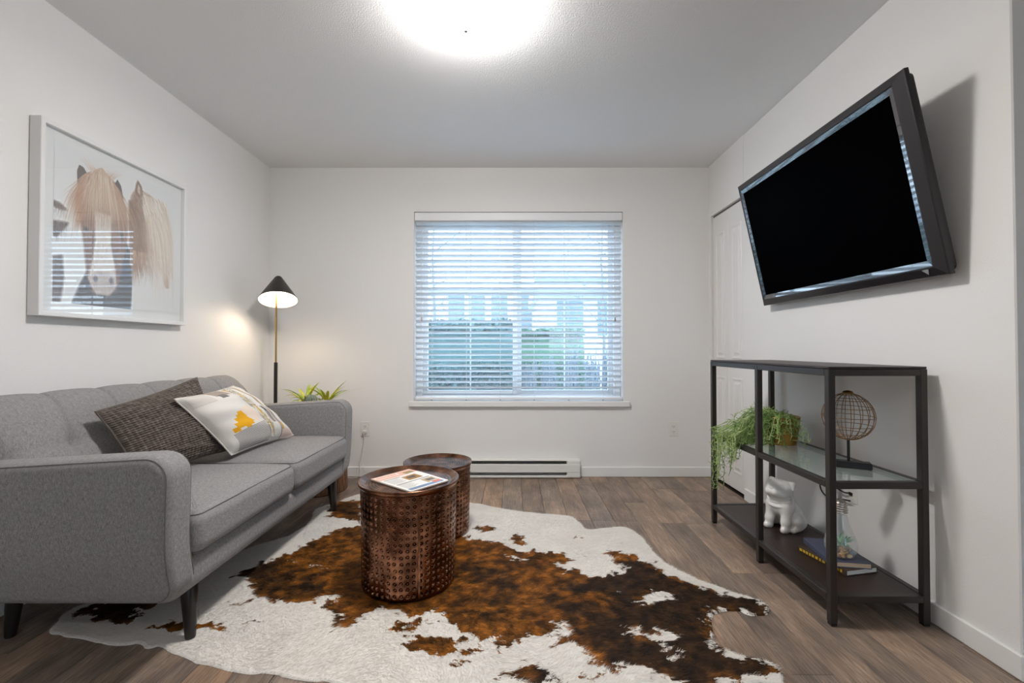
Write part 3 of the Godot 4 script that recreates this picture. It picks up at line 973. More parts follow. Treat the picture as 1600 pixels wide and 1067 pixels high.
func build_pillows() -> void:
	var dark := [Vector3(-1.630, 0.758, -1.775), Vector3(-1.555, 0.862, -2.235), Vector3(-1.445, 0.492, -2.29), Vector3(-1.49, 0.485, -1.82)]
	var t := thing("throw_pillow", "dark taupe waffle-knit throw pillow leaning on the sofa back", "pillow", Vector3(-1.53, 0.48, -2.03), "throw pillows on the sofa")
	var m := mat(rgb(124, 115, 108), 0.95, 0.0, 0.15)
	m.albedo_texture = noise_texture(0.03, 71, Color(0.72, 0.70, 0.68), Color(1, 1, 1))
	m.rim_enabled = true
	m.rim = 0.3
	var local := func(v: Vector3) -> Vector3: return v - t.position
	var dl := dark.map(local)
	var waffle := func(u: float, v: float) -> float:
		var a := absf(sin(u * PI * 26.0))
		var b := absf(sin(v * PI * 34.0))
		return 0.010 * (pow(a, 0.6) * pow(b, 0.6)) + 0.006 * exp(-pow((v - 0.86 + 0.05 * sin(u * 5.0)) / 0.03, 2.0)) - 0.006
	part(t, "cover", pillow_surface(dl, 0.13, 200, waffle), m)
	part(t, "edge_seam", piping(dl, 0.004), m)

	var light := [Vector3(-1.495, 0.782, -2.005), Vector3(-1.555, 0.797, -2.53), Vector3(-1.315, 0.487, -2.73), Vector3(-1.375, 0.485, -2.225)]
	t = thing("throw_pillow", "off-white throw pillow with yellow stepped motif, stripes and fringe", "pillow", Vector3(-1.43, 0.48, -2.37), "throw pillows on the sofa")
	var ll := light.map(func(v: Vector3) -> Vector3: return v - t.position)
	var S := 512
	var im := Image.create(S, S, false, Image.FORMAT_RGB8)
	im.fill(rgb(226, 221, 213))
	var quad := func(l: Array, c: Color) -> void: fill_poly(im, l.map(func(q): return Vector2(q[0] * 0.8, q[1]) * S), c)
	# fine ribbed corner top left and fine stripes at the bottom
	for k in 12:
		quad.call([[0.02, 0.02 + k * 0.017], [0.30, 0.02 + k * 0.017], [0.30, 0.028 + k * 0.017], [0.02, 0.028 + k * 0.017]], rgb(198, 190, 180))
	for k in 15:
		quad.call([[0.10, 0.755 + k * 0.0162], [0.64, 0.70 + k * 0.0200], [0.64, 0.708 + k * 0.0200], [0.10, 0.763 + k * 0.0162]], rgb(112, 108, 108))
	quad.call([[0.33, 0.0], [0.66, 0.0], [0.62, 0.16], [0.36, 0.15]], rgb(168, 154, 142))
	quad.call([[0.40, 0.13], [0.52, 0.13], [0.52, 0.20], [0.40, 0.20]], rgb(92, 88, 88))
	for k in 5:
		quad.call([[0.41, 0.14 + k * 0.012], [0.51, 0.14 + k * 0.012], [0.51, 0.145 + k * 0.012], [0.41, 0.145 + k * 0.012]], rgb(150, 146, 144))
	quad.call([[0.36, 0.44], [0.60, 0.40], [0.64, 0.60], [0.52, 0.70], [0.42, 0.56]], rgb(233, 213, 196))
	# yellow stepped motif
	quad.call([[0.33, 0.46], [0.41, 0.46], [0.44, 0.56], [0.42, 0.56], [0.47, 0.66], [0.43, 0.66], [0.43, 0.70], [0.36, 0.70], [0.36, 0.73], [0.28, 0.73], [0.28, 0.70], [0.20, 0.70], [0.20, 0.74], [0.12, 0.74], [0.12, 0.67], [0.18, 0.67], [0.18, 0.61], [0.24, 0.61], [0.24, 0.54], [0.29, 0.54], [0.29, 0.50], [0.33, 0.50]], rgb(233, 170, 24))
	quad.call([[0.80, 0.46], [0.87, 0.46], [0.89, 0.60], [0.88, 0.76], [0.81, 0.76]], rgb(150, 140, 134))
	quad.call([[0.81, 0.48], [0.86, 0.48], [0.86, 0.56], [0.81, 0.56]], rgb(96, 92, 92))
	quad.call([[0.905, 0.0], [0.918, 0.0], [0.925, 1.0], [0.910, 1.0]], rgb(52, 48, 46))
	quad.call([[0.925, 0.0], [0.955, 0.0], [0.96, 0.5], [0.93, 0.5]], rgb(186, 156, 92))
	quad.call([[0.93, 0.5], [0.965, 0.5], [0.97, 1.0], [0.94, 1.0]], rgb(140, 126, 116))
	quad.call([[0.945, 0.78], [0.985, 0.78], [0.985, 0.9], [0.945, 0.9]], rgb(222, 172, 50))
	quad.call([[0.94, 0.9], [1.25, 0.9], [1.25, 1.0], [0.94, 1.0]], rgb(232, 208, 198))
	quad.call([[0.70, 0.04], [0.735, 0.04], [0.72, 0.95], [0.69, 0.95]], rgb(226, 184, 70))
	var nz := noise(0.3, 5, 2)
	for y in S:
		for x in S:
			var c := im.get_pixel(x, y)
			im.set_pixel(x, y, c * (1.0 + 0.07 * nz.get_noise_2d(x, y)))
	var lm := picture(im, 0.9)
	var wrinkle := func(u: float, v: float) -> float:
		return 0.004 * sin(u * 9.0 + v * 16.0) * (1.0 - u) + 0.003 * sin(v * 23.0 - u * 7.0)
	part(t, "cover", pillow_surface(ll, 0.19, 60, wrinkle), lm)
	part(t, "edge_seam", piping(ll, 0.0035), mat(rgb(214, 207, 197), 0.95))
	# woven fringe lines standing off the cover
	rng.seed = 19
	var tufts := []
	var n: Vector3 = ((ll[1] - ll[0]) + (ll[2] - ll[3])).cross((ll[3] - ll[0]) + (ll[2] - ll[1])).normalized() * -1.0
	for k in 420:
		var v := 0.05 + 0.9 * (k / 2) / 210.0
		var u: float = (0.54 if k % 2 == 0 else 0.596) - 0.012 * v + rng.randf_range(-0.008, 0.008)
		var a := 2 * u - 1
		var b := 2 * v - 1
		var h := pow((1.0 - pow(absf(a), 2.6)) * (1.0 - pow(absf(b), 2.6)), 0.55) * 0.095
		var p: Vector3 = ll[0].lerp(ll[1], u).lerp(ll[3].lerp(ll[2], u), v) + n * (h + 0.002)
		var dir: Vector3 = (ll[1] - ll[0]).normalized() * rng.randf_range(-0.012, 0.012) + n * rng.randf_range(0.004, 0.009) + (ll[3] - ll[0]).normalized() * rng.randf_range(-0.004, 0.01)
		tufts.append(tube([p, p + dir * 0.6 + n * 0.002, p + dir], [0.0014, 0.0012, 0.0006], 4, false, false))
	part(t, "fringe", join(tufts), mat(rgb(236, 232, 224), 0.95)).set_meta("kind", "stuff")

# ---------------------------------------------------------------- lamp, stump, plants by the sofa
func build_floor_lamp() -> void:
	var t := thing("floor_lamp", "floor lamp with black cone shade and brass pole in the corner", "lamp", Vector3(-1.722, 0, -3.30))
	var black := mat(rgb(50, 46, 42), 0.4, 0.3)
	part(t, "lamp_base", lathe([Vector2(0.0001, 0), Vector2(0.115, 0), Vector2(0.117, 0.004), Vector2(0.117, 0.016), Vector2(0.112, 0.02), Vector2(0.02, 0.022), Vector2(0.0001, 0.022)], 40), black)
	part(t, "lower_pole", tube([Vector3(0, 0.02, 0), Vector3(0, 0.05, 0), Vector3(0, 0.90, 0), Vector3(0, 0.905, 0)], [0.0125, 0.0125, 0.0125, 0.010], 16), black)
	part(t, "upper_pole", tube([Vector3(0, 0.90, 0), Vector3(0, 1.2, 0), Vector3(0, 1.46, 0), Vector3(0.03, 1.508, 0.008)], 0.0062, 12), M.brass)
	# shade tilted towards the room
	var shade := part(t, "lamp_shade", lathe([Vector2(0.1255, -0.001), Vector2(0.1285, 0.0), Vector2(0.1280, 0.003), Vector2(0.024, 0.181), Vector2(0.018, 0.187), Vector2(0.0001, 0.189)], 64), black, turned(0.046, 1.352, 0.062, -22, 27, 0))
	part(shade, "shade_lining", lathe([Vector2(0.0001, 0.182), Vector2(0.02, 0.178), Vector2(0.1255, 0.0), Vector2(0.127, -0.0012)], 64), mat(rgb(245, 240, 230), 0.7))
	part(shade, "socket", lathe([Vector2(0.0001, 0.115), Vector2(0.019, 0.115), Vector2(0.019, 0.165), Vector2(0.0001, 0.165)], 20), mat(rgb(230, 225, 215), 0.5))
	var glow := mat(rgb(255, 236, 206), 0.5)
	glow.emission_enabled = true
	glow.emission = Color(1.0, 0.92, 0.80)
	glow.emission_energy_multiplier = 3.0
	part(shade, "light_bulb", lathe([Vector2(0.0001, 0.05), Vector2(0.016, 0.053), Vector2(0.027, 0.066), Vector2(0.030, 0.08), Vector2(0.025, 0.097), Vector2(0.015, 0.112), Vector2(0.0001, 0.118)], 24), glow)
	var l := OmniLight3D.new()
	l.name = "lamp_light"
	l.light_color = Color(1.0, 0.92, 0.82)
	l.light_energy = LAMP
	l.light_size = 0.03
	l.omni_range = 12.0
	l.omni_attenuation = 2.0
	l.shadow_enabled = true
	l.position = Vector3(0, 0.08, 0)
	shade.add_child(l)
	# plug and cord from the wall outlet to the floor
	var c := thing("power_cord", "pale lamp cord with plug hanging from the outlet by the sofa", "cord", Vector3(-1.164, 0, BACK + 0.01))
	part(c, "plug", slab(round_rect(0.026, 0.024, 0.006, 3), 0.024, 0.004), M.cord, at(0, 0.351, 0.012))
	part(c, "cable", tube(smooth_path([Vector3(0, 0.345, 0.02), Vector3(0.004, 0.30, 0.028), Vector3(-0.012, 0.20, 0.022), Vector3(-0.028, 0.11, 0.024), Vector3(-0.032, 0.04, 0.026), Vector3(-0.05, 0.006, 0.035), Vector3(-0.14, 0.005, 0.05), Vector3(-0.3, 0.005, 0.08)], 40), 0.0026, 6), M.cord)
	part(c, "cable_loop", tube(smooth_path([Vector3(-0.03, 0.12, 0.024), Vector3(0.0, 0.10, 0.03), Vector3(0.022, 0.05, 0.04), Vector3(0.0, 0.012, 0.05), Vector3(-0.035, 0.03, 0.045), Vector3(-0.045, 0.09, 0.03), Vector3(-0.03, 0.125, 0.026)], 30), 0.0018, 5), M.cord)

func build_stump() -> void:
	var t := thing("stump_table", "round wooden stump side table behind the sofa arm", "side table", Vector3(-1.385, 0, -3.26))
	part(t, "trunk", lathe([Vector2(0.0001, 0.0), Vector2(0.188, 0.0), Vector2(0.194, 0.008), Vector2(0.190, 0.2), Vector2(0.188, 0.36), Vector2(0.192, 0.532), Vector2(0.187, 0.54), Vector2(0.0001, 0.542)], 48, 0.012), M.stump)
	var p := thing("potted_succulents", "low bowl of yellow-green spiky succulents with a round cactus, behind the sofa arm", "plant", Vector3(-1.40, 0.543, -3.20))
	part(p, "bowl", lathe([Vector2(0.0001, 0), Vector2(0.055, 0), Vector2(0.095, 0.03), Vector2(0.105, 0.07), Vector2(0.1, 0.072), Vector2(0.09, 0.06), Vector2(0.0001, 0.058)], 40), M.ceramic)
	part(p, "gravel", lathe([Vector2(0.096, 0.058), Vector2(0.06, 0.066), Vector2(0.0001, 0.068)], 24, 0.02), mat(rgb(120, 110, 98), 0.9))
	var leafm := mat(rgb(196, 196, 62), 0.5)
	leafm.backlight_enabled = true
	leafm.backlight = Color(0.35, 0.38, 0.06)
	var leafm2 := mat(rgb(150, 172, 62), 0.5)
	rng.seed = 23
	for q in [[-0.055, 0.0, 20], [0.085, -0.02, 15]]:
		var plant := part(p, "rosette", lathe([Vector2(0.0001, 0), Vector2(0.012, 0.0), Vector2(0.009, 0.03), Vector2(0.0001, 0.032)], 10), leafm2, at(q[0], 0.062, q[1]))
		for k in q[2]:
			var l := rng.randf_range(0.12, 0.19)
			part(plant, "leaf", leaf_blade(l, 0.022, rng.randf_range(0.5, 1.5) * l, rng.randf_range(0.3, 0.8) * l, 0.5), leafm if k % 3 else leafm2, turned(0, 0.012, 0, 0, k * 137.5, 0))
	part(p, "long_leaf", leaf_blade(0.27, 0.008, 0.21, 0.10, 0.4), leafm, turned(0.08, 0.07, -0.02, 0, 8, 0))
	# ribbed round cactus
	var rows := []
	for i in 17:
		var a := -PI / 2 + PI * i / 16
		var row := PackedVector3Array()
		for j in 97:
			var b := TAU * j / 96
			var r := (0.040 + 0.0045 * cos(b * 14.0)) * cos(a)
			row.append(Vector3(cos(b) * r, 0.036 * sin(a), sin(b) * r))
		rows.append(row)
	var ca := part(p, "cactus", grid(rows, true, true), mat(rgb(128, 140, 122), 0.7), at(0.0, 0.108, 0.05))
	var sp := []
	for j in 14:
		for i in range(2, 8):
			var a := -PI / 2 + PI * (i + 4) / 14.0
			var b := TAU * j / 14.0
			var d := Vector3(cos(b) * cos(a), sin(a) * 0.9, sin(b) * cos(a))
			sp.append(tube([d * 0.043, d * 0.043 + d * 0.008 + Vector3(0, 0.003, 0)], [0.0011, 0.0004], 4, false, false))
	part(ca, "spines", join(sp), mat(rgb(236, 230, 220), 0.7)).set_meta("kind", "stuff")

# ---------------------------------------------------------------- hammered copper drums and magazine
func drum(label: String, where: Vector3, R: float, H: float, cols: int, rings: int, seed_: int) -> void:
	var t := thing("drum_table", label, "side table", where, "hammered copper drum tables")
	rng.seed = seed_
	var sub := 9
	var rows := []
	var nr := rings * sub
	var nc := cols * sub
	var jit := []
	for k in cols * rings:
		jit.append([rng.randf_range(-0.09, 0.09), rng.randf_range(-0.09, 0.09), rng.randf_range(0.75, 1.15)])
	var y0 := 0.012
	var y1 := H - 0.024
	var ends := [Vector2(R * 0.93, 0.0), Vector2(R * 0.955, 0.001), Vector2(R * 0.962, 0.008)]
	for q in ends:
		var row := PackedVector3Array()
		for j in nc + 1:
			var a := TAU * j / nc
			row.append(Vector3(cos(a) * q.x, q.y, sin(a) * q.x))
		rows.append(row)
	for i in nr + 1:
		var row := PackedVector3Array()
		var v := float(i) / nr
		var ri := mini(i / sub, rings - 1)
		var fv := v * rings - ri - 0.5
		var base := R * (0.965 + 0.035 * v)
		for j in nc + 1:
			var cj := (j / sub) % cols
			var fu := float(j) / sub - floorf(float(j) / sub) - 0.5
			if j == nc: fu = -0.5
			var g: Array = jit[ri * cols + cj]
			var d := Vector2(fu - g[0], fv - g[1]).length() / 0.32
			var dip := 0.0
			if d < 1.25:
				dip = -0.0075 * g[2] * (1.0 - smoothstep(0.45, 1.0, d)) + 0.0007 * exp(-pow((d - 1.0) / 0.14, 2.0))
			var a := TAU * j / nc
			row.append(Vector3(cos(a) * (base + dip), lerpf(y0, y1, v), sin(a) * (base + dip)))
		rows.append(row)
	var drum_body := part(t, "drum_wall", grid(rows, true, true), M.copper)
	part(drum_body, "wall_joint", span_mesh(Vector3(-0.004, y0, R * 0.963), Vector3(0.004, y1, R * 1.001), 0.001), M.copper, turned(0, 0, 0, 0, 24, 0))
	# tray top with a rolled lip
	part(t, "tray_rim", lathe([Vector2(R * 0.985, H - 0.026), Vector2(R * 1.0, H - 0.024), Vector2(R * 1.03, H - 0.018), Vector2(R * 1.05, H - 0.010), Vector2(R * 1.055, H - 0.004), Vector2(R * 1.045, H), Vector2(R * 1.02, H - 0.0005), Vector2(R * 0.96, H - 0.008), Vector2(R * 0.90, H - 0.0145), Vector2(R * 0.875, H - 0.0155), Vector2(R * 0.865, H - 0.0135), Vector2(R * 0.855, H - 0.0155)], 96), M.copper)
	rows = []
	var nrad := 84
	var nang := 480
	for i in nrad + 1:
		var r := R * 0.856 * (1.0 - float(i) / nrad) + 0.0005
		var ring := floorf(r / 0.0125)
		var rc := (ring + 0.5) * 0.0125
		var cnt := maxf(4.0, round(TAU * rc / 0.0135))
		var row := PackedVector3Array()
		for j in nang + 1:
			var a := TAU * j / nang
			var ph := a * cnt / TAU + ring * 0.37
			var fu := (ph - floorf(ph) - 0.5) * TAU * rc / cnt
			var d := Vector2(fu, r - rc).length() / 0.0046
			var dip := -0.0016 * (0.5 + 0.5 * cos(minf(d, 1.0) * PI))
			row.append(Vector3(cos(a) * r, H - 0.0155 + dip, sin(a) * r))
		rows.append(row)
	part(t, "tray_top", grid(rows, true, true), M.copper)

func build_magazine() -> void:
	var t := thing("magazine", "open-faced glossy magazine lying on the nearer copper drum", "magazine", Vector3(-0.450, 0.4300, -1.985))
	t.rotation_degrees.y = 51
	var S := 320
	var H := 420
	var im := Image.create(S, H, false, Image.FORMAT_RGB8)
	im.fill(rgb(232, 229, 224))
	rng.seed = 8
	im.fill_rect(Rect2i(0, 0, 320, 96), rgb(226, 178, 158))
	im.fill_rect(Rect2i(16, 14, 180, 44), rgb(240, 232, 226))
	im.fill_rect(Rect2i(24, 110, 130, 10), rgb(120, 116, 112))
	im.fill_rect(Rect2i(150, 128, 116, 96), rgb(160, 118, 52))
	im.fill_rect(Rect2i(176, 148, 64, 44), rgb(74, 46, 26))
	im.fill_rect(Rect2i(228, 40, 70, 50), rgb(150, 128, 82))
	im.fill_rect(Rect2i(24, 244, 270, 14), rgb(150, 146, 142))
	im.fill_rect(Rect2i(200, 268, 100, 88), rgb(188, 162, 120))
	im.fill_rect(Rect2i(224, 288, 60, 40), rgb(100, 76, 44))
	im.fill_rect(Rect2i(18, 366, 280, 38), rgb(110, 132, 158))
	im.fill_rect(Rect2i(226, 350, 72, 32), rgb(212, 96, 62))
	for k in 26:
		var y := 134 + k * 8 + (28 if k > 11 else 0)
		if y < 356:
			im.fill_rect(Rect2i(24, y, rng.randi_range(70, 112), 3), rgb(150, 148, 146))
	for k in 9:
		im.fill_rect(Rect2i(22 + k * 18, 22, 12, 28), rgb(216, 128, 92))
	var cover := []
	var uvs := []
	for i in 9:
		var row := PackedVector3Array()
		var uv := []
		for j in 9:
			var x := (j / 8.0 - 0.5) * 0.205
			var z := (i / 8.0 - 0.5) * 0.275
			row.append(Vector3(x, 0.0062 + 0.004 * pow(j / 8.0, 3.0) * (0.5 + 0.5 * sin(i * 0.6)), z))
			uv.append(Vector2(j / 8.0, i / 8.0))
		cover.append(row)
		uvs.append(uv)
	part(t, "cover", grid(cover, false, true, uvs), picture(im, 0.22))
	part(t, "pages", span_mesh(Vector3(-0.1025, 0.0, -0.1375), Vector3(0.1025, 0.0058, 0.1375), 0.001), mat(rgb(232, 229, 222), 0.6))

# ---------------------------------------------------------------- cowhide rug
const RUG := {
	"outline": [
		[-523,1572,-568,1493,-612,1421,-587,1332,-595,1227,-647,1167,-701,1063,-748,971,-804,925,-840,895,-846,869,-824,825,-803,809,-764,800,-691,783,-652,780,-637,784,-613,773,-594,776,-568,761,-539,751,-493,735,-419,715,-369,710,-315,701,-255,690,-188,669,-73,646,42,629,141,641,240,670,312,688,360,694,398,691,405,700,413,723,403,736,378,745,353,762,343,782,354,828,372,864,400,881,432,883,443,870,478,870,493,910,472,928,438,955,395,1003,356,1065,342,1139,339,1216,325,1263,299,1286,236,1268,200,1272,182,1338,159,1369,28,1401,-132,1481,-241,1539,-405,1593],
	],
	"brown": [
		[-619,1009,-597,1051,-562,1096,-535,1127,-528,1175,-502,1219,-483,1270,-430,1293,-335,1317,-178,1249,-111,1195,-62,1188,-28,1175,-14,1144,23,1126,53,1138,73,1114,117,1132,137,1080,110,1064,113,1023,144,1043,164,999,200,1014,232,1009,265,1044,235,1064,238,1103,210,1120,234,1132,288,1115,317,1070,335,1019,371,986,402,951,437,930,488,903,475,869,447,874,417,888,382,884,359,849,339,793,341,756,379,736,409,728,407,707,371,702,341,693,314,700,312,687,295,678,255,682,244,695,218,716,187,725,171,730,161,704,139,708,124,738,121,759,94,778,72,769,70,786,103,819,67,845,79,804,37,804,22,792,3,777,-18,758,-29,758,-23,792,-35,807,-45,786,-55,772,-77,810,-100,816,-120,848,-152,879,-193,856,-221,871,-257,884,-273,864,-282,859,-284,832,-317,824,-326,859,-368,883,-354,934,-376,929,-410,902,-481,907,-527,928,-544,968],
		[-579,1427,-568,1494,-500,1500,-432,1299,-473,1332,-541,1354],
		[-218,811,-200,841,-168,855,-178,824,-194,806],
		[-185,769,-176,792,-137,800,-90,784,-87,755,-129,751],
		[-159,833,-138,837,-142,827],
		[-87,755,-64,765,-54,758,-77,748],
		[-563,892,-532,907,-520,895,-553,885],
		[-488,832,-468,838,-470,829],
		[-326,807,-315,811,-313,799],
		[-108,1266,-80,1297,-45,1259,-83,1241],
		[-12,1202,11,1237,28,1209,21,1165,-1,1169],
		[160,1216,175,1223,170,1210],
		[163,1100,174,1103,167,1094],
		[-14,701,10,725,34,731,46,711,66,704,65,684,25,683,9,699],
		[-85,752,-73,766,-54,761,-71,749],
		[-95,740,-73,735,-86,726],
		[-122,780,-90,792,-92,763,-114,752],
		[117,704,129,708,126,690,116,692],
		[212,706,222,704,213,699],
		[-22,697,-15,698,-18,693],
		[-650,819,-622,838,-600,835,-583,839,-518,824,-518,818,-569,819,-578,810,-606,807],
		[-559,891,-533,909,-525,903,-550,887],
	],
	"mid": [
		[-553,974,-549,1011,-492,1037,-447,1011,-385,951,-406,918,-481,907,-527,928],
		[-132,1069,-90,1058,-20,1028,18,972,-1,938,-82,963,-119,1008],
		[-44,929,-18,921,-24,848,-56,848],
		[80,955,188,999,239,1019,197,955,114,938],
		[43,930,110,906,160,855,121,810,96,855],
		[-591,1480,-498,1481,-455,1355,-541,1378],
	],
	"dark": [
		[-832,865,-812,894,-751,918,-672,922,-701,887,-720,880,-699,845,-705,828,-749,838],
		[-619,1010,-597,1050,-560,1094,-538,1065,-542,998,-566,986],
		[241,1028,282,1092,315,1065,335,1019,371,986,402,951,437,930,488,903,475,869,447,874,382,884,359,849,339,793,341,756,379,736,409,728,407,707,373,704,320,704,295,678,255,682,244,695,218,716,187,725,151,733,135,759,121,810,154,842,121,862,92,891,191,884,197,955,132,938,116,955],
		[28,701,50,711,66,704,65,684,25,683],
	],
	"white": [
		[247,906,284,947,310,942,322,922,298,907,273,910,248,897],
		[197,824,219,820,229,807,251,810,272,818,286,798,273,787,248,767,242,784,218,789],
		[241,740,276,756,264,741,245,735],
		[301,1124,336,1126,322,1070,294,1081],
		[212,945,223,942,216,930],
		[-21,1110,-1,1108,22,1082,4,1080],
		[127,745,139,743,134,735],
		[-527,1082,-516,1082,-516,1075],
		[-471,1058,-456,1054,-460,1048],
		[-436,1044,-421,1040,-425,1035],
	],
}

func build_rug() -> void:
	# coordinates above in steps of 2 mm: x, then distance in front of the camera
	var x0 := -900
	var y0 := 560
	var W := 1420
	var H := 1060
	var points := func(l: Array) -> Array:
		var out := []
		for k in range(0, l.size(), 2):
			out.append(Vector2(l[k] - x0, l[k + 1] - y0))
		return out
	var cls := Image.create(W, H, false, Image.FORMAT_RGB8)
	cls.fill(Color(0, 0, 0))
	for l in RUG.brown: fill_poly(cls, points.call(l), Color(1, 0, 0))
	for l in RUG.mid: fill_poly(cls, points.call(l), Color(1, 0.5, 0))
	for l in RUG.dark: fill_poly(cls, points.call(l), Color(1, 1, 0))
	for l in RUG.white: fill_poly(cls, points.call(l), Color(0, 0, 0))
	var soft := cls.duplicate() as Image
	soft.resize(W / 24, H / 24, Image.INTERPOLATE_LANCZOS)
	soft.resize(W, H, Image.INTERPOLATE_CUBIC)
	var na := noise(0.03, 81, 4).get_image(W, H)
	var nb := noise(0.03, 82, 4).get_image(W, H)
	var nc := noise(0.011, 83, 4).get_image(W, H)
	var hair := noise(0.09, 84, 3)
	var im := Image.create(W, H, false, Image.FORMAT_RGB8)
	for y in H:
		for x in W:
			var a := na.get_pixel(x, y).r - 0.5
			var b := nb.get_pixel(x, y).r - 0.5
			var t := nc.get_pixel(x, y).r
			var h := hair.get_noise_2d(x * 0.45 + a * 40.0, y * 2.6 + b * 40.0)
			var q := cls.get_pixel(clampi(int(x + a * 46.0 + h * 12.0), 0, W - 1), clampi(int(y + b * 34.0), 0, H - 1))
			var c: Color
			if q.r > 0.5:
				var dk := soft.get_pixel(x, y).g * 1.15 + (t - 0.5) * 0.9 + a * 1.3
				if q.g > 0.9: dk = maxf(dk, 0.70 + (t - 0.5) * 0.9 + a * 1.5)
				dk = clampf(dk, 0.0, 1.0)
				c = rgb(126, 77, 26).lerp(rgb(94, 56, 18), clampf(t * 1.4 - 0.35, 0, 1)).lerp(rgb(52, 35, 21), dk) * (1.0 + 0.5 * h + 1.1 * b)
			else:
				c = rgb(234, 229, 221) * (1.0 + 0.045 * h + 0.05 * (t - 0.5))
			im.set_pixel(x, y, Color(clampf(c.r, 0, 1), clampf(c.g, 0, 1), clampf(c.b, 0, 1)))
	var t := thing("cowhide_rug", "brown, black and white cowhide rug on the plank floor", "rug", Vector3(0, 0.0, 0))
	var src := PackedVector2Array()
	for p in points.call(RUG.outline[0]): src.append(p)
	# smooth and ruffle the outline
	var edge := PackedVector2Array()
	var wob := noise(0.02, 85, 3)
	var n := src.size()
	for i in n:
		for k in 6:
			var s := k / 6.0
			var p := src[i].cubic_interpolate(src[(i + 1) % n], src[(i - 1 + n) % n], src[(i + 2) % n], s)
			edge.append(p + Vector2(wob.get_noise_2d(p.x, p.y), wob.get_noise_2d(p.y + 900, p.x)) * 5.0)
	var area := 0.0
	for i in edge.size():
		area += edge[i].cross(edge[(i + 1) % edge.size()])
	if area > 0.0: edge.reverse()
	var world := func(p: Vector2, y: float) -> Vector3: return Vector3((p.x + x0) * 0.002, y, -(p.y + y0) * 0.002)
	var st := SurfaceTool.new()
	st.begin(Mesh.PRIMITIVE_TRIANGLES)
	var tri := Geometry2D.triangulate_polygon(edge)
	for k in range(0, tri.size(), 3):
		var v := []
		var uv := []
		for o in 3:
			v.append(world.call(edge[tri[k + o]], 0.006))
			uv.append(edge[tri[k + o]] / Vector2(W, H))
		face(st, v, Vector3.UP, uv)
	for i in edge.size():
		var a := edge[i]
		var b := edge[(i + 1) % edge.size()]
		var out := (b - a).orthogonal() * -1.0
		var uv := [a / Vector2(W, H), b / Vector2(W, H), b / Vector2(W, H), a / Vector2(W, H)]
		var ta := (edge[(i + 1) % edge.size()] - edge[(i - 1 + edge.size()) % edge.size()]).normalized().orthogonal() * -4.0
		var tb := (edge[(i + 2) % edge.size()] - a).normalized().orthogonal() * -4.0
		face(st, [world.call(a, 0.006), world.call(b, 0.006), world.call(b + tb, 0.0006), world.call(a + ta, 0.0006)], Vector3(out.x, out.length() * 2.0, -out.y), uv)
	var m := picture(im, 0.75)
	m.metallic_specular = 0.25
	part(t, "hide", st.commit(), m)
	# short hair lying over the hide
	rng.seed = 86
	var flow := noise(0.004, 87, 2)
	var list := []
	var bounds := Rect2(edge[0], Vector2.ZERO)
	for p in edge: bounds = bounds.expand(p)
	var shape := Image.create(W, H, false, Image.FORMAT_RGB8)
	fill_poly(shape, Array(edge), Color.WHITE)
	var buf := PackedFloat32Array()
	var count := 0
	var want := 170000
	var tries := 0
	while count < want and tries < 600000:
		tries += 1
		var p := Vector2(rng.randf_range(bounds.position.x, bounds.end.x), rng.randf_range(bounds.position.y, bounds.end.y))
		if p.x < 0 or p.y < 0 or p.x >= W or p.y >= H: continue
		if shape.get_pixelv(Vector2i(p)).r < 0.5: continue
		var a := flow.get_noise_2d(p.x, p.y) * 1.6 + 0.25 + rng.randf_range(-0.5, 0.5)
		var l := rng.randf_range(0.010, 0.020)
		var lean := rng.randf_range(0.12, 0.30)
		var dir := Vector3(cos(a) * cos(lean), sin(lean), sin(a) * cos(lean))
		var side := Vector3(-sin(a), 0, cos(a))
		var up := side.cross(dir)
		var o: Vector3 = world.call(p, 0.0057)
		var c := im.get_pixelv(Vector2i(p)).srgb_to_linear() * rng.randf_range(0.85, 1.12)
		buf.append_array(PackedFloat32Array([dir.x * l, up.x, side.x, o.x, dir.y * l, up.y, side.y, o.y, dir.z * l, up.z, side.z, o.z, c.r, c.g, c.b, 1.0]))
		count += 1
	# a ragged fringe of hair past the edge
	for i in edge.size():
		var a := edge[i]
		var b := edge[(i + 1) % edge.size()]
		var out := ((b - a).orthogonal() * -1.0).normalized()
		for k in int(a.distance_to(b) * 1.3):
			var p := a.lerp(b, rng.randf())
			var an := atan2(-out.y, out.x) + rng.randf_range(-0.7, 0.7)
			var l := rng.randf_range(0.008, 0.017)
			var lean := rng.randf_range(-0.15, 0.12)
			var dir := Vector3(cos(an) * cos(lean), sin(lean), sin(an) * cos(lean))
			var side := Vector3(-sin(an), 0, cos(an))
			var up := side.cross(dir)
			var o: Vector3 = world.call(p, 0.0052)
			var q := Vector2i((p - out * 6.0).clamp(Vector2.ZERO, Vector2(W - 1, H - 1)))
			var c := im.get_pixelv(q).srgb_to_linear() * rng.randf_range(0.85, 1.12)
			buf.append_array(PackedFloat32Array([dir.x * l, up.x, side.x, o.x, dir.y * l, up.y, side.y, o.y, dir.z * l, up.z, side.z, o.z, c.r, c.g, c.b, 1.0]))
			count += 1
	var blade := SurfaceTool.new()
	blade.begin(Mesh.PRIMITIVE_TRIANGLES)
	face(blade, [Vector3(0, 0, -0.0008), Vector3(1, 0, 0), Vector3(0, 0, 0.0008)], Vector3.UP)
	var mm := MultiMesh.new()
	mm.transform_format = MultiMesh.TRANSFORM_3D
	mm.use_colors = true
	mm.mesh = blade.commit()
	mm.instance_count = count
	mm.buffer = buf
	var hm := mat(Color.WHITE, 0.6, 0.0, 0.3)
	hm.vertex_color_use_as_albedo = true
	var mi := MultiMeshInstance3D.new()
	mi.name = "hair"
	mi.multimesh = mm
	mi.material_override = hm
	mi.set_meta("kind", "stuff")
	t.add_child(mi)

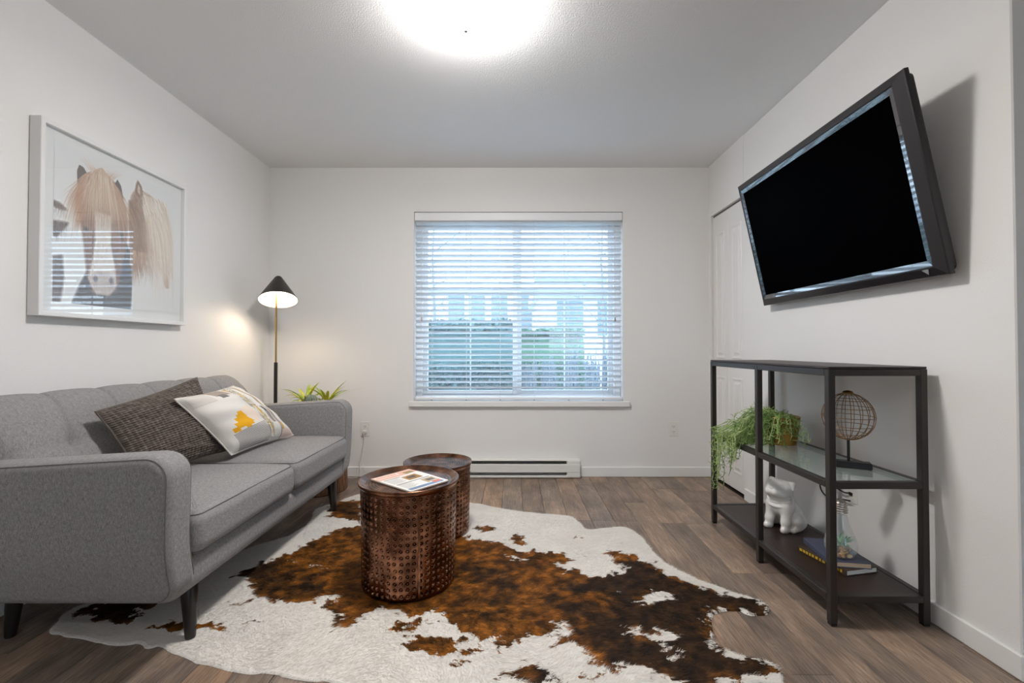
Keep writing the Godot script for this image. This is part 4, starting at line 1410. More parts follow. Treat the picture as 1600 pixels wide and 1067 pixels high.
# ---------------------------------------------------------------- picture of the ponies
func build_picture() -> void:
	var t := thing("framed_picture", "white framed photograph of two ponies on the left wall", "picture", Vector3(LEFT, 1.537, -2.205))
	t.rotation_degrees.y = 90
	# local x runs towards the viewer's right, that is away from the camera
	var w := 0.815
	var h := 0.80
	part(t, "frame", sweep_frame(w, h, [Vector2(0, 0.002), Vector2(0, 0.046), Vector2(0.002, 0.048), Vector2(0.018, 0.048), Vector2(0.020, 0.046), Vector2(0.020, 0.026)]), mat(rgb(232, 231, 229), 0.35))
	part(t, "backing_board", span_mesh(Vector3(-w / 2 + 0.004, -h / 2 + 0.004, 0.003), Vector3(w / 2 - 0.004, h / 2 - 0.004, 0.026), 0.0), mat(rgb(232, 231, 229), 0.7))
	part(t, "pane", span_mesh(Vector3(-w / 2 + 0.019, -h / 2 + 0.019, 0.030), Vector3(w / 2 - 0.019, h / 2 - 0.019, 0.032), 0.0), M.glass)
	var S := 720
	var im := Image.create(S, S, false, Image.FORMAT_RGB8)
	im.fill(rgb(229, 228, 227))
	rng.seed = 55
	var V := func(s: float, u: float) -> Vector2: return Vector2(s, u) * S
	var P := func(l: Array) -> Array: return l.map(func(q): return Vector2(q[0], q[1]) * S)
	var brown := rgb(120, 84, 64)
	var dark := rgb(62, 50, 46)
	var blond := rgb(206, 184, 160)
	var cream := rgb(228, 214, 198)
	# second pony, behind on the right: shaggy neck turned away
	fill_poly(im, P.call([[0.56, 0.16], [0.61, 0.08], [0.66, 0.09], [0.74, 0.10], [0.86, 0.14], [0.93, 0.24], [0.95, 0.55], [0.94, 0.80], [0.90, 0.80], [0.85, 0.66], [0.78, 0.54], [0.72, 0.54], [0.66, 0.62], [0.60, 0.66], [0.55, 0.55], [0.54, 0.3]]), rgb(196, 172, 152))
	fill_poly(im, P.call([[0.54, 0.2], [0.60, 0.18], [0.66, 0.4], [0.70, 0.55], [0.62, 0.66], [0.55, 0.56]]), rgb(150, 116, 94))
	fill_poly(im, P.call([[0.595, 0.13], [0.605, 0.06], [0.62, 0.025], [0.655, 0.06], [0.67, 0.12], [0.64, 0.16]]), rgb(128, 92, 72))
	fill_poly(im, P.call([[0.612, 0.12], [0.622, 0.05], [0.645, 0.08], [0.645, 0.13]]), rgb(206, 186, 168))
	# pale body at the left edge with dark patches
	for q in [[[0.0, 0.375], [0.05, 0.385], [0.09, 0.415], [0.04, 0.425], [0.0, 0.415]], [[0.0, 0.50], [0.10, 0.49], [0.06, 0.55], [0.02, 0.60], [0.0, 0.60]], [[0.0, 0.72], [0.06, 0.70], [0.07, 0.86], [0.05, 1.0], [0.0, 1.0]]]:
		fill_poly(im, P.call(q), rgb(112, 88, 80))
	# first pony: chest, head, blaze, muzzle
	fill_poly(im, P.call([[0.12, 1.0], [0.17, 0.88], [0.22, 0.78], [0.52, 0.50], [0.57, 0.6], [0.58, 0.8], [0.57, 1.0]]), rgb(78, 60, 54))
	fill_poly(im, P.call([[0.16, 0.26], [0.22, 0.14], [0.34, 0.07], [0.45, 0.13], [0.52, 0.28], [0.54, 0.46], [0.50, 0.66], [0.47, 0.82], [0.40, 0.92], [0.27, 0.91], [0.22, 0.80], [0.20, 0.62], [0.17, 0.42]]), rgb(140, 98, 72))
	fill_poly(im, P.call([[0.27, 0.36], [0.40, 0.36], [0.40, 0.56], [0.44, 0.74], [0.45, 0.84], [0.38, 0.92], [0.29, 0.92], [0.23, 0.82], [0.26, 0.70], [0.28, 0.54]]), rgb(226, 214, 202))
	fill_poly(im, P.call([[0.25, 0.80], [0.30, 0.76], [0.38, 0.76], [0.44, 0.80], [0.44, 0.87], [0.39, 0.92], [0.30, 0.92], [0.25, 0.87]]), rgb(208, 192, 182))
	for q in [[0.285, 0.815], [0.405, 0.81]]:
		fill_poly(im, P.call([[q[0] - 0.018, q[1]], [q[0], q[1] - 0.022], [q[0] + 0.018, q[1] - 0.005], [q[0] + 0.010, q[1] + 0.022], [q[0] - 0.010, q[1] + 0.02]]), rgb(92, 68, 64))
	for q in [[0.215, 0.50], [0.485, 0.47]]:
		fill_poly(im, P.call([[q[0] - 0.022, q[1]], [q[0], q[1] - 0.016], [q[0] + 0.022, q[1]], [q[0], q[1] + 0.018]]), rgb(30, 24, 24))
	# soften the painted ground before the hair goes on
	im.resize(90, 90, Image.INTERPOLATE_LANCZOS)
	im.resize(S, S, Image.INTERPOLATE_CUBIC)
	for k in 4200:
		var s := rng.randf_range(0.0, 0.58)
		var u := rng.randf_range(0.15, 0.98)
		var c := im.get_pixelv(Vector2i(V.call(s, u)))
		if c.get_luminance() > 0.86: continue
		stroke(im, [V.call(s, u), V.call(s + 0.004, u + 0.02), V.call(s + rng.randf_range(-0.014, 0.014), u + 0.05)], c.lightened(rng.randf_range(0.0, 0.22)) if k % 2 else c.darkened(rng.randf_range(0, 0.28)), 2.0, 0.6)
	# shaggy coat and long mane of the right pony, with wisps past its outline
	for k in 2600:
		var s := rng.randf_range(0.55, 0.95)
		var u := rng.randf_range(0.08, 0.68)
		if im.get_pixelv(Vector2i(V.call(s, u))).get_luminance() > 0.86: continue
		var l := rng.randf_range(0.06, 0.18)
		var pale := smoothstep(0.6, 0.85, s)
		var c: Color = [rgb(150, 112, 86), rgb(184, 148, 120), rgb(122, 88, 68)][k % 3].lerp([rgb(240, 234, 228), rgb(226, 212, 198), rgb(204, 180, 158)][k % 3], pale)
		stroke(im, [V.call(s, u), V.call(s + 0.03, u + l * 0.5), V.call(s + rng.randf_range(0.0, 0.05), u + l)], c, 3.0, 0.6)
	for k in 520:
		var s := rng.randf_range(0.66, 0.90)
		var u := 0.10 + rng.randf_range(0.0, 0.16)
		var e := minf(s + rng.randf_range(0.06, 0.16), 0.985)
		stroke(im, [V.call(s, u), V.call(lerpf(s, e, 0.85), u + 0.16), V.call(e, minf(u + rng.randf_range(0.25, 0.80), 0.98))], [rgb(240, 234, 226), rgb(222, 204, 184), rgb(196, 160, 124), rgb(244, 240, 235), rgb(232, 220, 206)][k % 5], 3.0, 0.55)
	for k in 200:
		var s := rng.randf_range(0.56, 0.70)
		stroke(im, [V.call(s, 0.56), V.call(s + 0.005, 0.62), V.call(s + rng.randf_range(-0.02, 0.03), rng.randf_range(0.64, 0.73))], [rgb(150, 108, 80), rgb(190, 150, 118), rgb(222, 200, 180)][k % 3], 3.0, 0.55)
	# ears and forelock of the first pony
	fill_poly(im, P.call([[0.15, 0.23], [0.145, 0.14], [0.160, 0.095], [0.19, 0.10], [0.225, 0.145], [0.24, 0.19], [0.20, 0.22]]), rgb(78, 58, 50))
	fill_poly(im, P.call([[0.41, 0.19], [0.42, 0.13], [0.445, 0.085], [0.475, 0.12], [0.495, 0.20], [0.48, 0.26], [0.44, 0.25]]), rgb(74, 56, 50))
	for k in 1100:
		var s0 := 0.32 + rng.randf_range(-0.13, 0.13)
		var u0 := 0.045 + absf(s0 - 0.32) * 0.75 + rng.randf_range(0, 0.06)
		var e := s0 + (s0 - 0.31) * rng.randf_range(0.5, 1.3) + rng.randf_range(-0.05, 0.06)
		var edge := smoothstep(0.06, 0.13, absf(s0 - 0.32))
		var c: Color = [rgb(214, 192, 168), rgb(230, 214, 196), rgb(196, 162, 132), rgb(172, 128, 94), rgb(222, 204, 182)][rng.randi() % 5].lerp(rgb(168, 116, 78), edge * 0.6)
		stroke(im, [V.call(s0, u0), V.call(s0 + (e - s0) * 0.7, u0 + 0.12), V.call(e, u0 + rng.randf_range(0.16, 0.50))], c, 3.0, 0.6)
	for k in 260:
		var s0 := 0.16 + rng.randf_range(-0.01, 0.04)
		var u0 := rng.randf_range(0.2, 0.45)
		stroke(im, [V.call(s0, u0), V.call(s0 - 0.02, u0 + 0.04), V.call(s0 - rng.randf_range(0.0, 0.05), u0 + rng.randf_range(0.05, 0.13))], [rgb(198, 150, 110), rgb(168, 118, 84)][k % 2], 2.0, 0.5)
	for k in 90:
		var s0 := rng.randf_range(0.22, 0.42)
		stroke(im, [V.call(s0, 0.10), V.call(s0 + (s0 - 0.32) * 0.3, 0.06), V.call(s0 + (s0 - 0.32) * 0.8, rng.randf_range(0.02, 0.07))], rgb(206, 172, 140), 2.0, 0.5)
	var st := SurfaceTool.new()
	st.begin(Mesh.PRIMITIVE_TRIANGLES)
	var a := -2.205 + 1.871
	var half := 0.338
	var cx := (1.871 + 0.338) - 2.205
	face(st, [Vector3(cx - half, 0.001, 0.0272) + Vector3(0, half, 0), Vector3(cx + half, half + 0.001, 0.0272), Vector3(cx + half, -half + 0.001, 0.0272), Vector3(cx - half, -half + 0.001, 0.0272)], Vector3(0, 0, 1), [Vector2(0, 0), Vector2(1, 0), Vector2(1, 1), Vector2(0, 1)])
	part(t, "print", st.commit(), picture(im, 0.6))

# ---------------------------------------------------------------- television
func build_tv() -> void:
	var w := 1.150
	var h := 0.725
	# corners found from the photograph: tilted 12 degrees down, top leaning out from the wall
	var t := thing("television", "large black flat television mounted high on the right wall, tilted downward", "television", Vector3(1.412, 1.612, -2.125))
	t.transform = Transform3D(Basis.from_euler(Vector3(deg_to_rad(12.0), deg_to_rad(-90.0), 0)), t.position)
	var bezel := mat(rgb(52, 50, 52), 0.28, 0.35)
	var gloss := mat(rgb(30, 31, 34), 0.06, 0.0, 0.9)
	gloss.clearcoat_enabled = true
	gloss.clearcoat_roughness = 0.02
	part(t, "outer_bezel", sweep_frame(w, h, [Vector2(0.004, -0.022), Vector2(0, -0.020), Vector2(0, -0.004), Vector2(0.003, 0.0), Vector2(0.034, 0.016), Vector2(0.037, 0.016), Vector2(0.039, 0.0125)]), bezel)
	part(t, "inner_bezel", sweep_frame(w - 0.077, h - 0.077, [Vector2(0, 0.0126), Vector2(0.022, 0.0087), Vector2(0.023, 0.004)]), gloss)
	var screen := mat(rgb(2, 2, 3), 0.30, 0.0, 0.03)
	part(t, "screen", span_mesh(Vector3(-w / 2 + 0.055, -h / 2 + 0.055, -0.002), Vector3(w / 2 - 0.055, h / 2 - 0.055, 0.006), 0.0), screen)
	part(t, "back_housing", slab(round_rect(w - 0.02, h - 0.02, 0.02, 4), 0.040, 0.008), M.black_plastic, at(0, 0, -0.026))
	var st := SurfaceTool.new()
	st.begin(Mesh.PRIMITIVE_TRIANGLES)
	var p := [Vector3(-0.013, 0.011, 0.001), Vector3(0.013, 0.011, 0.001), Vector3(0, -0.011, 0.001)]
	face(st, p, Vector3(0, 0, 1))
	for k in 3:
		var a: Vector3 = p[k]
		var b: Vector3 = p[(k + 1) % 3]
		face(st, [a, b, b - Vector3(0, 0, 0.001), a - Vector3(0, 0, 0.001)], (a + b) / 2 - Vector3(0, 0.004, 0))
	part(t, "logo", st.commit(), mat(rgb(205, 208, 210), 0.3, 0.4), turned(w / 2 - 0.068, -h / 2 + 0.021, 0.0108, 27, 0, 0))
	part(t, "wall_mount", span_mesh(Vector3(-0.2, -0.22, -0.075), Vector3(0.2, 0.02, -0.044), 0.004), M.black_metal)
	part(t, "mount_arm", span_mesh(Vector3(-0.15, -0.05, -0.13), Vector3(-0.11, 0.02, -0.07), 0.003), M.black_metal)
	part(t, "mount_arm", span_mesh(Vector3(0.11, -0.05, -0.13), Vector3(0.15, 0.02, -0.07), 0.003), M.black_metal)

# ---------------------------------------------------------------- shelf and what stands on it
const SX0 := 1.148
const SX1 := 1.508
const SZ0 := -1.66
const SZ1 := -2.655

func build_shelf() -> void:
	var s := thing("shelf_unit", "low black metal shelf with a glass middle shelf against the right wall", "shelf", Vector3((SX0 + SX1) / 2, 0, (SZ0 + SZ1) / 2))
	var c := s.position
	var q := 0.0125
	var mz := (SZ0 + SZ1) / 2
	for x in [SX0 + q, SX1 - q]:
		for z in [SZ0 - q, mz, SZ1 + q]:
			var post := part(s, "post", span_mesh(Vector3(x - q, 0.012, z - q) - c, Vector3(x + q, 0.93, z + q) - c, 0.002), M.black_metal)
			part(post, "foot", span_mesh(Vector3(x - q + 0.001, 0.001, z - q + 0.001) - c, Vector3(x + q - 0.001, 0.014, z + q - 0.001) - c, 0.002), M.black_plastic)
			if z == SZ0 - q and x > 1.3:
				for y in [0.915, 0.89]:
					part(post, "screw_hole", lathe([Vector2(0.0001, -0.001), Vector2(0.0045, -0.001), Vector2(0.0045, 0.0005), Vector2(0.0001, 0.0005)], 12), M.slot, turned(x - q - c.x, y, z - c.z, 0, 0, 90))
	for y in [0.11, 0.52, 0.93]:
		for x in [SX0 + q, SX1 - q]:
			for k in 2:
				var za: float = [SZ0 - 2 * q, mz - q][k]
				var zb: float = [mz + q, SZ1 + 2 * q][k]
				part(s, "rail", span_mesh(Vector3(x - q, y - 0.025, za) - c, Vector3(x + q, y, zb) - c, 0.002), M.black_metal)
		for z in [SZ0 - q, SZ1 + q]:
			part(s, "cross_rail", span_mesh(Vector3(SX0 + 2 * q, y - 0.025, z - q) - c, Vector3(SX1 - 2 * q, y, z + q) - c, 0.002), M.black_metal)
	var a := Vector3(SX0 + 0.004, 0, SZ0 - 0.004) - c
	var b := Vector3(SX1 - 0.004, 0, SZ1 + 0.004) - c
	part(s, "top_panel", span_mesh(Vector3(SX0 + 0.001, 0.9305, SZ0 - 0.001) - c, Vector3(SX1 - 0.001, 0.939, SZ1 + 0.001) - c, 0.002), M.espresso)
	part(s, "glass_shelf", span_mesh(Vector3(SX0 + 0.026, 0.513, SZ0 - 0.026) - c, Vector3(SX1 - 0.026, 0.519, SZ1 + 0.026) - c, 0.001), M.shelf_glass)
	part(s, "bottom_panel", span_mesh(Vector3(SX0 + 0.0255, 0.095, SZ0 - 0.0255) - c, Vector3(SX1 - 0.0255, 0.108, SZ1 + 0.0255) - c, 0.001), M.espresso)
	# black cable loop below the middle rail
	var cb := thing("black_cable", "black cable looping from the jack plate behind the shelf", "cable", Vector3(1.524, 0.345, -2.235))
	part(cb, "cable", tube(smooth_path([Vector3(0.012, 0.0, 0.142), Vector3(0.0, -0.002, 0.125), Vector3(-0.006, 0.008, 0.07), Vector3(-0.004, 0.014, 0.0), Vector3(0.0, -0.006, -0.038), Vector3(0.004, -0.042, -0.035), Vector3(0.006, -0.062, 0.0), Vector3(0.006, -0.06, 0.05), Vector3(0.004, -0.04, 0.11), Vector3(0.002, -0.03, 0.16)], 50), 0.0035, 8), M.black_plastic)

func build_globe() -> void:
	var t := thing("wire_globe", "copper wire globe on a black stand on the glass shelf", "ornament", Vector3(1.372, 0.5195, -1.872))
	part(t, "stand_base", span_mesh(Vector3(-0.022, 0, -0.075), Vector3(0.022, 0.026, 0.075), 0.003), M.black_plastic, turned(0, 0, 0, 0, 62, 0))
	part(t, "stem", tube([Vector3(0, 0.02, 0), Vector3(0, 0.06, 0), Vector3(0, 0.118, 0)], 0.0055, 10), M.black_plastic)
	var R := 0.090
	var ry := 0.095
	var cy := 0.113 + ry
	for k in 9:
		var a := PI * k / 9
		var path := []
		for j in 40:
			var b := TAU * j / 40
			path.append(Vector3(cos(a) * cos(b) * R, cy + sin(b) * ry, sin(a) * cos(b) * R))
		part(t, "meridian_wire", tube(path, 0.0013, 6, true), M.wire)
	for k in 7:
		var e := -PI / 2 + PI * (k + 1) / 8.0
		var path := []
		for j in 40:
			var b := TAU * j / 40
			path.append(Vector3(cos(b) * cos(e) * (R + 0.0015), cy + sin(e) * ry, sin(b) * cos(e) * (R + 0.0015)))
		part(t, "parallel_wire", tube(path, 0.0013, 6, true), M.wire)
	part(t, "finial", lathe([Vector2(0.0001, -0.003), Vector2(0.019, -0.003), Vector2(0.020, 0.002), Vector2(0.014, 0.009), Vector2(0.0001, 0.012)], 24), M.brass, at(0, cy + ry, 0))

func build_trailing_plant() -> void:
	var t := thing("trailing_plant", "green trailing cactus in a gold pot, spilling over the glass shelf", "plant", Vector3(1.375, 0.5195, -2.345))
	part(t, "pot", lathe([Vector2(0.0001, 0), Vector2(0.066, 0), Vector2(0.069, 0.003), Vector2(0.086, 0.136), Vector2(0.087, 0.14), Vector2(0.083, 0.14), Vector2(0.08, 0.125), Vector2(0.0001, 0.12)], 48), mat(rgb(166, 128, 62), 0.38, 0.75))
	part(t, "soil", lathe([Vector2(0.081, 0.121), Vector2(0.04, 0.128), Vector2(0.0001, 0.129)], 24), mat(rgb(60, 46, 36), 0.95))
	rng.seed = 31
	var greens := [mat(rgb(132, 162, 84), 0.55), mat(rgb(160, 186, 108), 0.55), mat(rgb(106, 138, 70), 0.55), mat(rgb(182, 200, 134), 0.55)]
	for k in 250:
		var a := PI + rng.randf_range(-2.0, 2.4)
		var spill := k >= 120
		if spill: a = PI + rng.randf_range(-0.35, 1.25)
		var p := Vector3(cos(a) * rng.randf() * 0.07, 0.128, sin(a) * rng.randf() * 0.07)
		var v := Vector3(cos(a) * rng.randf_range(0.3, 1.0), rng.randf_range(0.35, 1.0), sin(a) * rng.randf_range(0.3, 1.0)) * 0.028
		var steps := rng.randi_range(4, 8)
		var g := 0.010
		if spill:
			steps = rng.randi_range(8, 20)
			v *= 1.0
			g = 0.008
		var path := [p]
		for i in steps:
			var jit := Vector3(rng.randf_range(-1, 1), rng.randf_range(-1, 1), rng.randf_range(-1, 1)) * 0.007
			v.y -= g
			if v.y < -0.022:
				v.y = -0.022
				v.x *= 0.6
				v.z *= 0.6
			p = p + v + jit
			var world := p + t.position
			world.x = clampf(world.x, 0.9, 1.52)
			# strands rest on the glass unless they hang in front of the shelf
			if world.x > SX0 - 0.012 and world.y < 0.528:
				world.y = 0.528
				v.x = minf(v.x, -0.012)
			p = world - t.position
			if world.y < 0.16: break
			path.append(p)
		if path.size() < 3: continue
		var list := [tube(path, 0.0016, 4, false, true)]
		for i in range(1, path.size()):
			for q in rng.randi_range(1, 3):
				var b: Vector3 = path[i]
				var d := Vector3(rng.randf_range(-1, 1), rng.randf_range(-0.5, 1), rng.randf_range(-1, 1)).normalized() * rng.randf_range(0.014, 0.032)
				var e := b + d
				if (e + t.position).x > 1.535: continue
				list.append(tube([b, b + d * 0.5 + Vector3(0, 0.002, 0), e], [0.0015, 0.0014, 0.0008], 4, false, true))
		part(t, "strand", join(list), greens[rng.randi() % 4])
	# long strands hanging in front of the shelf
	for k in 30:
		var z := rng.randf_range(-0.215, 0.05)
		var p := Vector3(-0.13 + rng.randf_range(-0.02, 0.02), 0.10 + rng.randf_range(-0.02, 0.02), z * 0.7)
		var end := rng.randf_range(-0.30, -0.06) if z < -0.08 else rng.randf_range(-0.12, -0.02)
		var path := [p]
		var x := -0.242 - rng.randf() * 0.025
		path.append(Vector3(-0.19, 0.075, z * 0.9) + Vector3(0, rng.randf_range(-0.02, 0.02), 0))
		var y := 0.045
		while y > end:
			path.append(Vector3(x + rng.randf_range(-0.006, 0.006), y, z + rng.randf_range(-0.008, 0.008)))
			y -= 0.022
		var list := [tube(path, 0.0016, 4, false, true)]
		for i in range(1, path.size()):
			for q in rng.randi_range(1, 3):
				var b: Vector3 = path[i]
				var d := Vector3(rng.randf_range(-1, 0.3), rng.randf_range(-1, 0.5), rng.randf_range(-1, 1)).normalized() * rng.randf_range(0.012, 0.026)
				list.append(tube([b, b + d * 0.5 + Vector3(0, 0.002, 0), b + d], [0.0015, 0.0014, 0.0008], 4, false, true))
		part(t, "strand", join(list), greens[rng.randi() % 4])

func build_dog() -> void:
	var t := thing("bulldog_figurine", "white glazed ceramic bulldog sitting on the bottom shelf", "figurine", Vector3(1.356, 0.1085, -2.295))
	t.rotation_degrees.y = 205
	t.scale = Vector3.ONE * 0.94
	var pr := [
		[Vector3(-0.045, 0.065, 0), Vector3(0.012, 0.135, 0), 0.066, 0.060],
		[Vector3(0.03, 0.125, -0.022), Vector3(0.03, 0.125, 0.022), 0.046, 0.046],
		[Vector3(0.02, 0.168, -0.018), Vector3(0.022, 0.168, 0.018), 0.044, 0.044],
		[Vector3(0.03, 0.216, -0.022), Vector3(0.03, 0.216, 0.022), 0.043, 0.043],
		[Vector3(0.07, 0.214, -0.012), Vector3(0.07, 0.214, 0.012), 0.027, 0.027],
		[Vector3(0.058, 0.198, -0.034), Vector3(0.092, 0.206, -0.016), 0.025, 0.021],
		[Vector3(0.058, 0.198, 0.034), Vector3(0.092, 0.206, 0.016), 0.025, 0.021],
		[Vector3(0.066, 0.188, -0.012), Vector3(0.084, 0.190, 0.012), 0.016, 0.016],
		[Vector3(0.055, 0.242, -0.020), Vector3(0.050, 0.246, 0.020), 0.014, 0.014],
	]
	for s in [-1, 1]:
		pr.append([Vector3(0.036, 0.125, s * 0.040), Vector3(0.052, 0.05, s * 0.044), 0.030, 0.021])
		pr.append([Vector3(0.052, 0.05, s * 0.044), Vector3(0.056, 0.018, s * 0.045), 0.021, 0.018])
		pr.append([Vector3(0.056, 0.014, s * 0.045), Vector3(0.074, 0.013, s * 0.047), 0.018, 0.0145])
		pr.append([Vector3(-0.035, 0.045, s * 0.048), Vector3(-0.008, 0.055, s * 0.058), 0.046, 0.036])
		pr.append([Vector3(-0.02, 0.017, s * 0.064), Vector3(0.028, 0.014, s * 0.068), 0.019, 0.0155])
	var lo := Vector3(-0.13, -0.012, -0.13)
	var body := part(t, "body", blob(pr, lo, Vector3(0.13, 0.28, 0.13), 0.0042, 0.014), M.ceramic)
	# skin folds, ears, nose, eyes
	var folds := []
	for q in [[0.140, 0.056, 0.064], [0.160, 0.050, 0.061], [0.180, 0.046, 0.058]]:
		var path := []
		for j in 15:
			var a := -1.35 + 2.7 * j / 14
			path.append(Vector3(0.020 + cos(a) * q[1], q[0] - 0.012 * cos(a), sin(a) * q[2]))
		folds.append(tube(path, 0.0095, 10))
	part(body, "neck_folds", join(folds), M.ceramic)
	for s in [-1, 1]:
		part(body, "ear", blob([[Vector3(0.012, 0.243, s * 0.040), Vector3(0.014, 0.246, s * 0.060), 0.013, 0.011], [Vector3(0.014, 0.246, s * 0.060), Vector3(0.028, 0.222, s * 0.069), 0.010, 0.006]], Vector3(-0.02, 0.195, s * 0.055 - 0.05), Vector3(0.07, 0.29, s * 0.055 + 0.05), 0.004, 0.012), M.ceramic)
		part(body, "eye", blob([[Vector3(0.066, 0.234, s * 0.021), Vector3(0.066, 0.234, s * 0.023), 0.0065, 0.0065]], Vector3(0.05, 0.22, s * 0.022 - 0.015), Vector3(0.08, 0.25, s * 0.022 + 0.015), 0.0022, 0.004), M.ceramic)
	part(body, "nose", blob([[Vector3(0.097, 0.224, -0.006), Vector3(0.097, 0.224, 0.006), 0.009, 0.009]], Vector3(0.08, 0.205, -0.025), Vector3(0.115, 0.24, 0.025), 0.0025, 0.004), M.ceramic)

func book(label: String, where: Vector3, turn: float, size: Vector3, cover: Color, page: Color) -> Node3D:
	var t := thing("book", label, "book", where, "books stacked on the bottom shelf")
	t.rotation_degrees.y = turn
	var cm := mat(cover, 0.5)
	part(t, "front_cover", span_mesh(Vector3(-size.x / 2, size.y - 0.0025, -size.z / 2), Vector3(size.x / 2, size.y, size.z / 2), 0.0008), cm)
	part(t, "back_cover", span_mesh(Vector3(-size.x / 2, 0, -size.z / 2), Vector3(size.x / 2, 0.0025, size.z / 2), 0.0008), cm)
	part(t, "spine", span_mesh(Vector3(-size.x / 2 - 0.0015, 0, -size.z / 2), Vector3(-size.x / 2 + 0.002, size.y, size.z / 2), 0.001), cm)
	part(t, "pages", span_mesh(Vector3(-size.x / 2 + 0.002, 0.0025, -size.z / 2 + 0.003), Vector3(size.x / 2 - 0.004, size.y - 0.0025, size.z / 2 - 0.003), 0.0), mat(page, 0.8))
	return t

func build_books() -> void:
	var a := book("brown book with yellow spine lettering, bottom of the stack", Vector3(1.363, 0.1085, -1.937), 12.0, Vector3(0.15, 0.022, 0.232), rgb(66, 50, 40), rgb(226, 222, 214))
	rng.seed = 4
	var yellow := mat(rgb(214, 176, 40), 0.6)
	var z := -0.108
	while z < 0.100:
		var l := rng.randf_range(0.006, 0.014)
		part(a, "spine_mark", span_mesh(Vector3(-0.0772, 0.006, z), Vector3(-0.0762, 0.0165, z + l), 0.0), yellow)
		z += l + rng.randf_range(0.003, 0.008)
	var b := book("navy blue book with pale cover script, top of the stack", Vector3(1.366, 0.1310, -1.943), -9.0, Vector3(0.15, 0.022, 0.232), rgb(72, 78, 98), rgb(226, 198, 164))
	var script := []
	script.append(tube(smooth_path([Vector3(0.020, 0, -0.014), Vector3(0.008, 0, -0.020), Vector3(-0.004, 0, -0.010), Vector3(-0.004, 0, 0.006), Vector3(0.006, 0, 0.014), Vector3(0.018, 0, 0.006)], 24), 0.0011, 4))
	script.append(tube(smooth_path([Vector3(0.018, 0, 0.006), Vector3(0.026, 0, -0.004), Vector3(0.028, 0, 0.008), Vector3(0.036, 0, 0.008), Vector3(0.042, 0, -0.004), Vector3(0.044, 0, 0.009)], 24), 0.0011, 4))
	part(b, "cover_script", join(script), mat(rgb(190, 196, 206), 0.5), turned(-0.025, 0.0222, 0.0, 0, -60, 0))
	# light bulb shaped terrarium
	var t := thing("bulb_terrarium", "clear bulb-shaped glass vase with pebbles and a small succulent, standing on books", "vase", Vector3(1.345, 0.1545, -1.885))
	t.scale = Vector3.ONE * 1.12
	var gl := mat(Color(0.93, 0.97, 0.98, 0.17), 0.0)
	gl.transparency = BaseMaterial3D.TRANSPARENCY_ALPHA
	part(t, "glass_bulb", lathe([Vector2(0.0001, 0.0005), Vector2(0.030, 0.0005), Vector2(0.042, 0.008), Vector2(0.050, 0.026), Vector2(0.052, 0.045), Vector2(0.047, 0.07), Vector2(0.036, 0.098), Vector2(0.026, 0.125), Vector2(0.0215, 0.15), Vector2(0.021, 0.165)], 40), gl)
	var cap := []
	for k in 15:
		var y := 0.158 + k * 0.0028
		cap.append(Vector2(0.0215 + (0.0022 if k % 3 == 1 else -0.0014), y))
	cap.append_array([Vector2(0.016, 0.203), Vector2(0.008, 0.207), Vector2(0.0001, 0.207)])
	part(t, "screw_cap", lathe(cap, 32), mat(rgb(196, 190, 180), 0.28, 0.9))
	rng.seed = 14
	for k in 46:
		var r := rng.randf_range(0.006, 0.0095)
		var an := rng.randf() * TAU
		var layer := k / 16
		var rad := sqrt(rng.randf()) * (0.030 - 0.002 * layer)
		var m := SphereMesh.new()
		m.radius = r
		m.height = r * 1.3
		m.radial_segments = 12
		m.rings = 6
		part(t, "pebble", m, mat([rgb(206, 164, 92), rgb(160, 112, 54), rgb(226, 200, 150), rgb(120, 84, 48)][k % 4], 0.4), turned(cos(an) * rad, 0.0095 + layer * 0.010, sin(an) * rad, rng.randf() * 40, rng.randf() * 360, rng.randf() * 40))
	var green := mat(rgb(86, 156, 100), 0.5)
	var green2 := mat(rgb(132, 190, 132), 0.5)
	for k in 34:
		var l := rng.randf_range(0.03, 0.05)
		part(t, "leaf", leaf_blade(l, 0.009, l * rng.randf_range(0.5, 1.6), l * rng.randf_range(0.2, 0.6), 0.5, 5), green if k % 2 else green2, turned(0, 0.038, 0, 0, k * 137.5, 0))

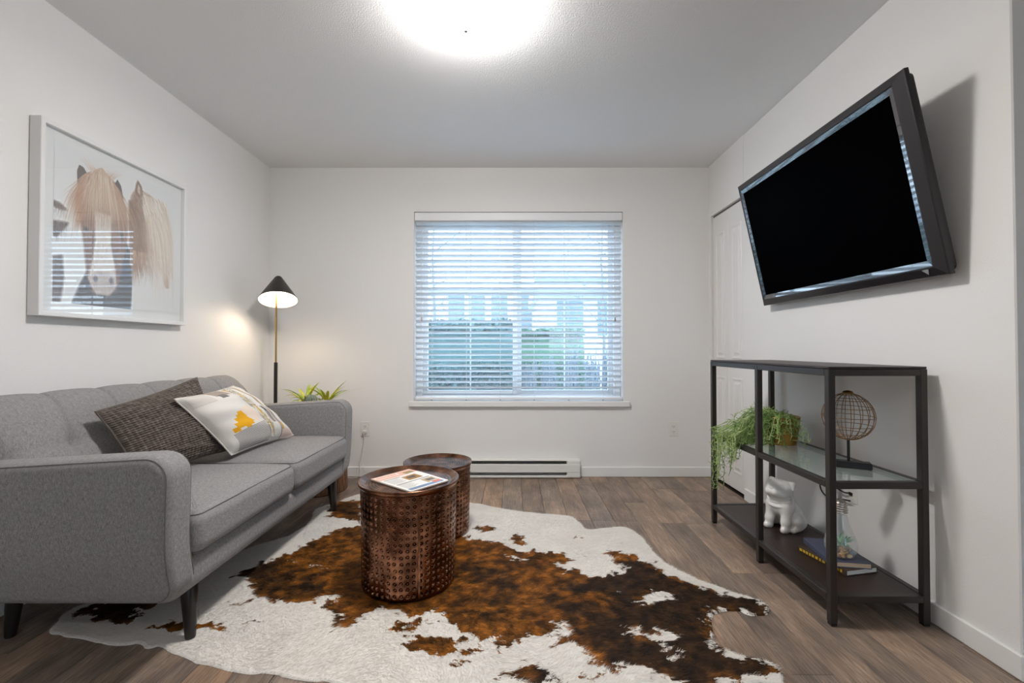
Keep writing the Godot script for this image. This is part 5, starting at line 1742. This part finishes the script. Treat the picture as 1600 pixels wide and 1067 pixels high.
# ---------------------------------------------------------------- ceiling lights
func dome_light(label: String, where: Vector3, energy: float, down: float, glow_energy: float) -> void:
	var t := thing("ceiling_light", label, "ceiling light", where, "flush glass ceiling lights")
	part(t, "pan", lathe([Vector2(0.0001, -0.028), Vector2(0.11, -0.028), Vector2(0.118, -0.024), Vector2(0.120, -0.001), Vector2(0.0001, -0.001)], 64), mat(rgb(236, 235, 232), 0.4))
	var glow := mat(rgb(250, 246, 238), 0.4)
	glow.emission_enabled = true
	glow.emission = Color(1.0, 0.988, 0.982)
	glow.emission_energy_multiplier = glow_energy
	part(t, "glass_dome", lathe([Vector2(0.0001, -0.118), Vector2(0.03, -0.117), Vector2(0.07, -0.110), Vector2(0.11, -0.093), Vector2(0.14, -0.070), Vector2(0.158, -0.044), Vector2(0.165, -0.022), Vector2(0.166, -0.004), Vector2(0.160, -0.002)], 64), glow)
	part(t, "finial", lathe([Vector2(0.0001, -0.130), Vector2(0.006, -0.128), Vector2(0.008, -0.122), Vector2(0.005, -0.116), Vector2(0.0001, -0.115)], 16), M.grille)
	var l := OmniLight3D.new()
	l.name = "dome_lamp"
	l.light_color = Color(1.0, 0.988, 0.982)
	l.light_energy = energy
	l.light_size = 0.03
	l.omni_range = 14.0
	l.omni_attenuation = 2.0
	l.shadow_enabled = true
	l.position = Vector3(0, -0.058, 0)
	t.add_child(l)
	var a := AreaLight3D.new()
	a.name = "dome_downlight"
	a.light_color = l.light_color
	a.light_energy = down
	a.area_size = Vector2(0.24, 0.24)
	a.area_range = 14.0
	a.area_attenuation = 2.0
	a.shadow_enabled = true
	a.position = Vector3(0, -0.136, 0)
	a.rotation_degrees.x = -90
	t.add_child(a)

# ---------------------------------------------------------------- all
const LAMP := 0.10

func _ready() -> void:
	var cam := Camera3D.new()
	cam.name = "camera"
	cam.fov = rad_to_deg(2.0 * atan(533.5 / 711.0))
	cam.keep_aspect = Camera3D.KEEP_HEIGHT
	cam.near = 0.05
	cam.far = 200.0
	cam.position = Vector3(0, 1.005, 0)
	cam.rotation = Vector3(deg_to_rad(0.886), deg_to_rad(0.137), 0)
	add_child(cam)
	cam.current = true
	var sky := ProceduralSkyMaterial.new()
	sky.sky_top_color = Color(0.72, 0.86, 1.0)
	sky.sky_horizon_color = Color(0.84, 0.93, 1.0)
	sky.ground_horizon_color = Color(0.80, 0.86, 0.90)
	sky.ground_bottom_color = Color(0.55, 0.58, 0.60)
	sky.sky_energy_multiplier = 2.1
	sky.ground_energy_multiplier = 1.55
	var env := Environment.new()
	env.background_mode = Environment.BG_SKY
	env.sky = Sky.new()
	env.sky.sky_material = sky
	env.tonemap_mode = Environment.TONE_MAPPER_LINEAR
	env.tonemap_exposure = 1.30
	env.sdfgi_enabled = true
	env.ssao_enabled = true
	env.ssil_enabled = true
	var we := WorldEnvironment.new()
	we.name = "world"
	we.environment = env
	add_child(we)

	make_materials()
	dome_light("glowing white dome ceiling light near the top of the view", Vector3(-0.195, TOP, -1.86), 0.14, 1.9, 20.0)
	dome_light("white dome ceiling light behind the viewer", Vector3(-0.6, TOP, 1.1), 0.14, 0.12, 12.0)
	build_shell()
	build_blind()
	build_outside()
	build_rug()
	build_sofa()
	build_pillows()
	build_picture()
	build_tv()
	build_shelf()
	drum("larger hammered copper drum table with a magazine on its tray top", Vector3(-0.452, 0.0075, -1.99), 0.203, 0.437, 48, 16, 5)
	drum("smaller hammered copper drum table with bare tray, behind the larger one", Vector3(-0.415, 0.0075, -2.52), 0.178, 0.378, 44, 14, 6)
	build_magazine()
	build_floor_lamp()
	build_stump()
	build_globe()
	build_trailing_plant()
	build_dog()
	build_books()
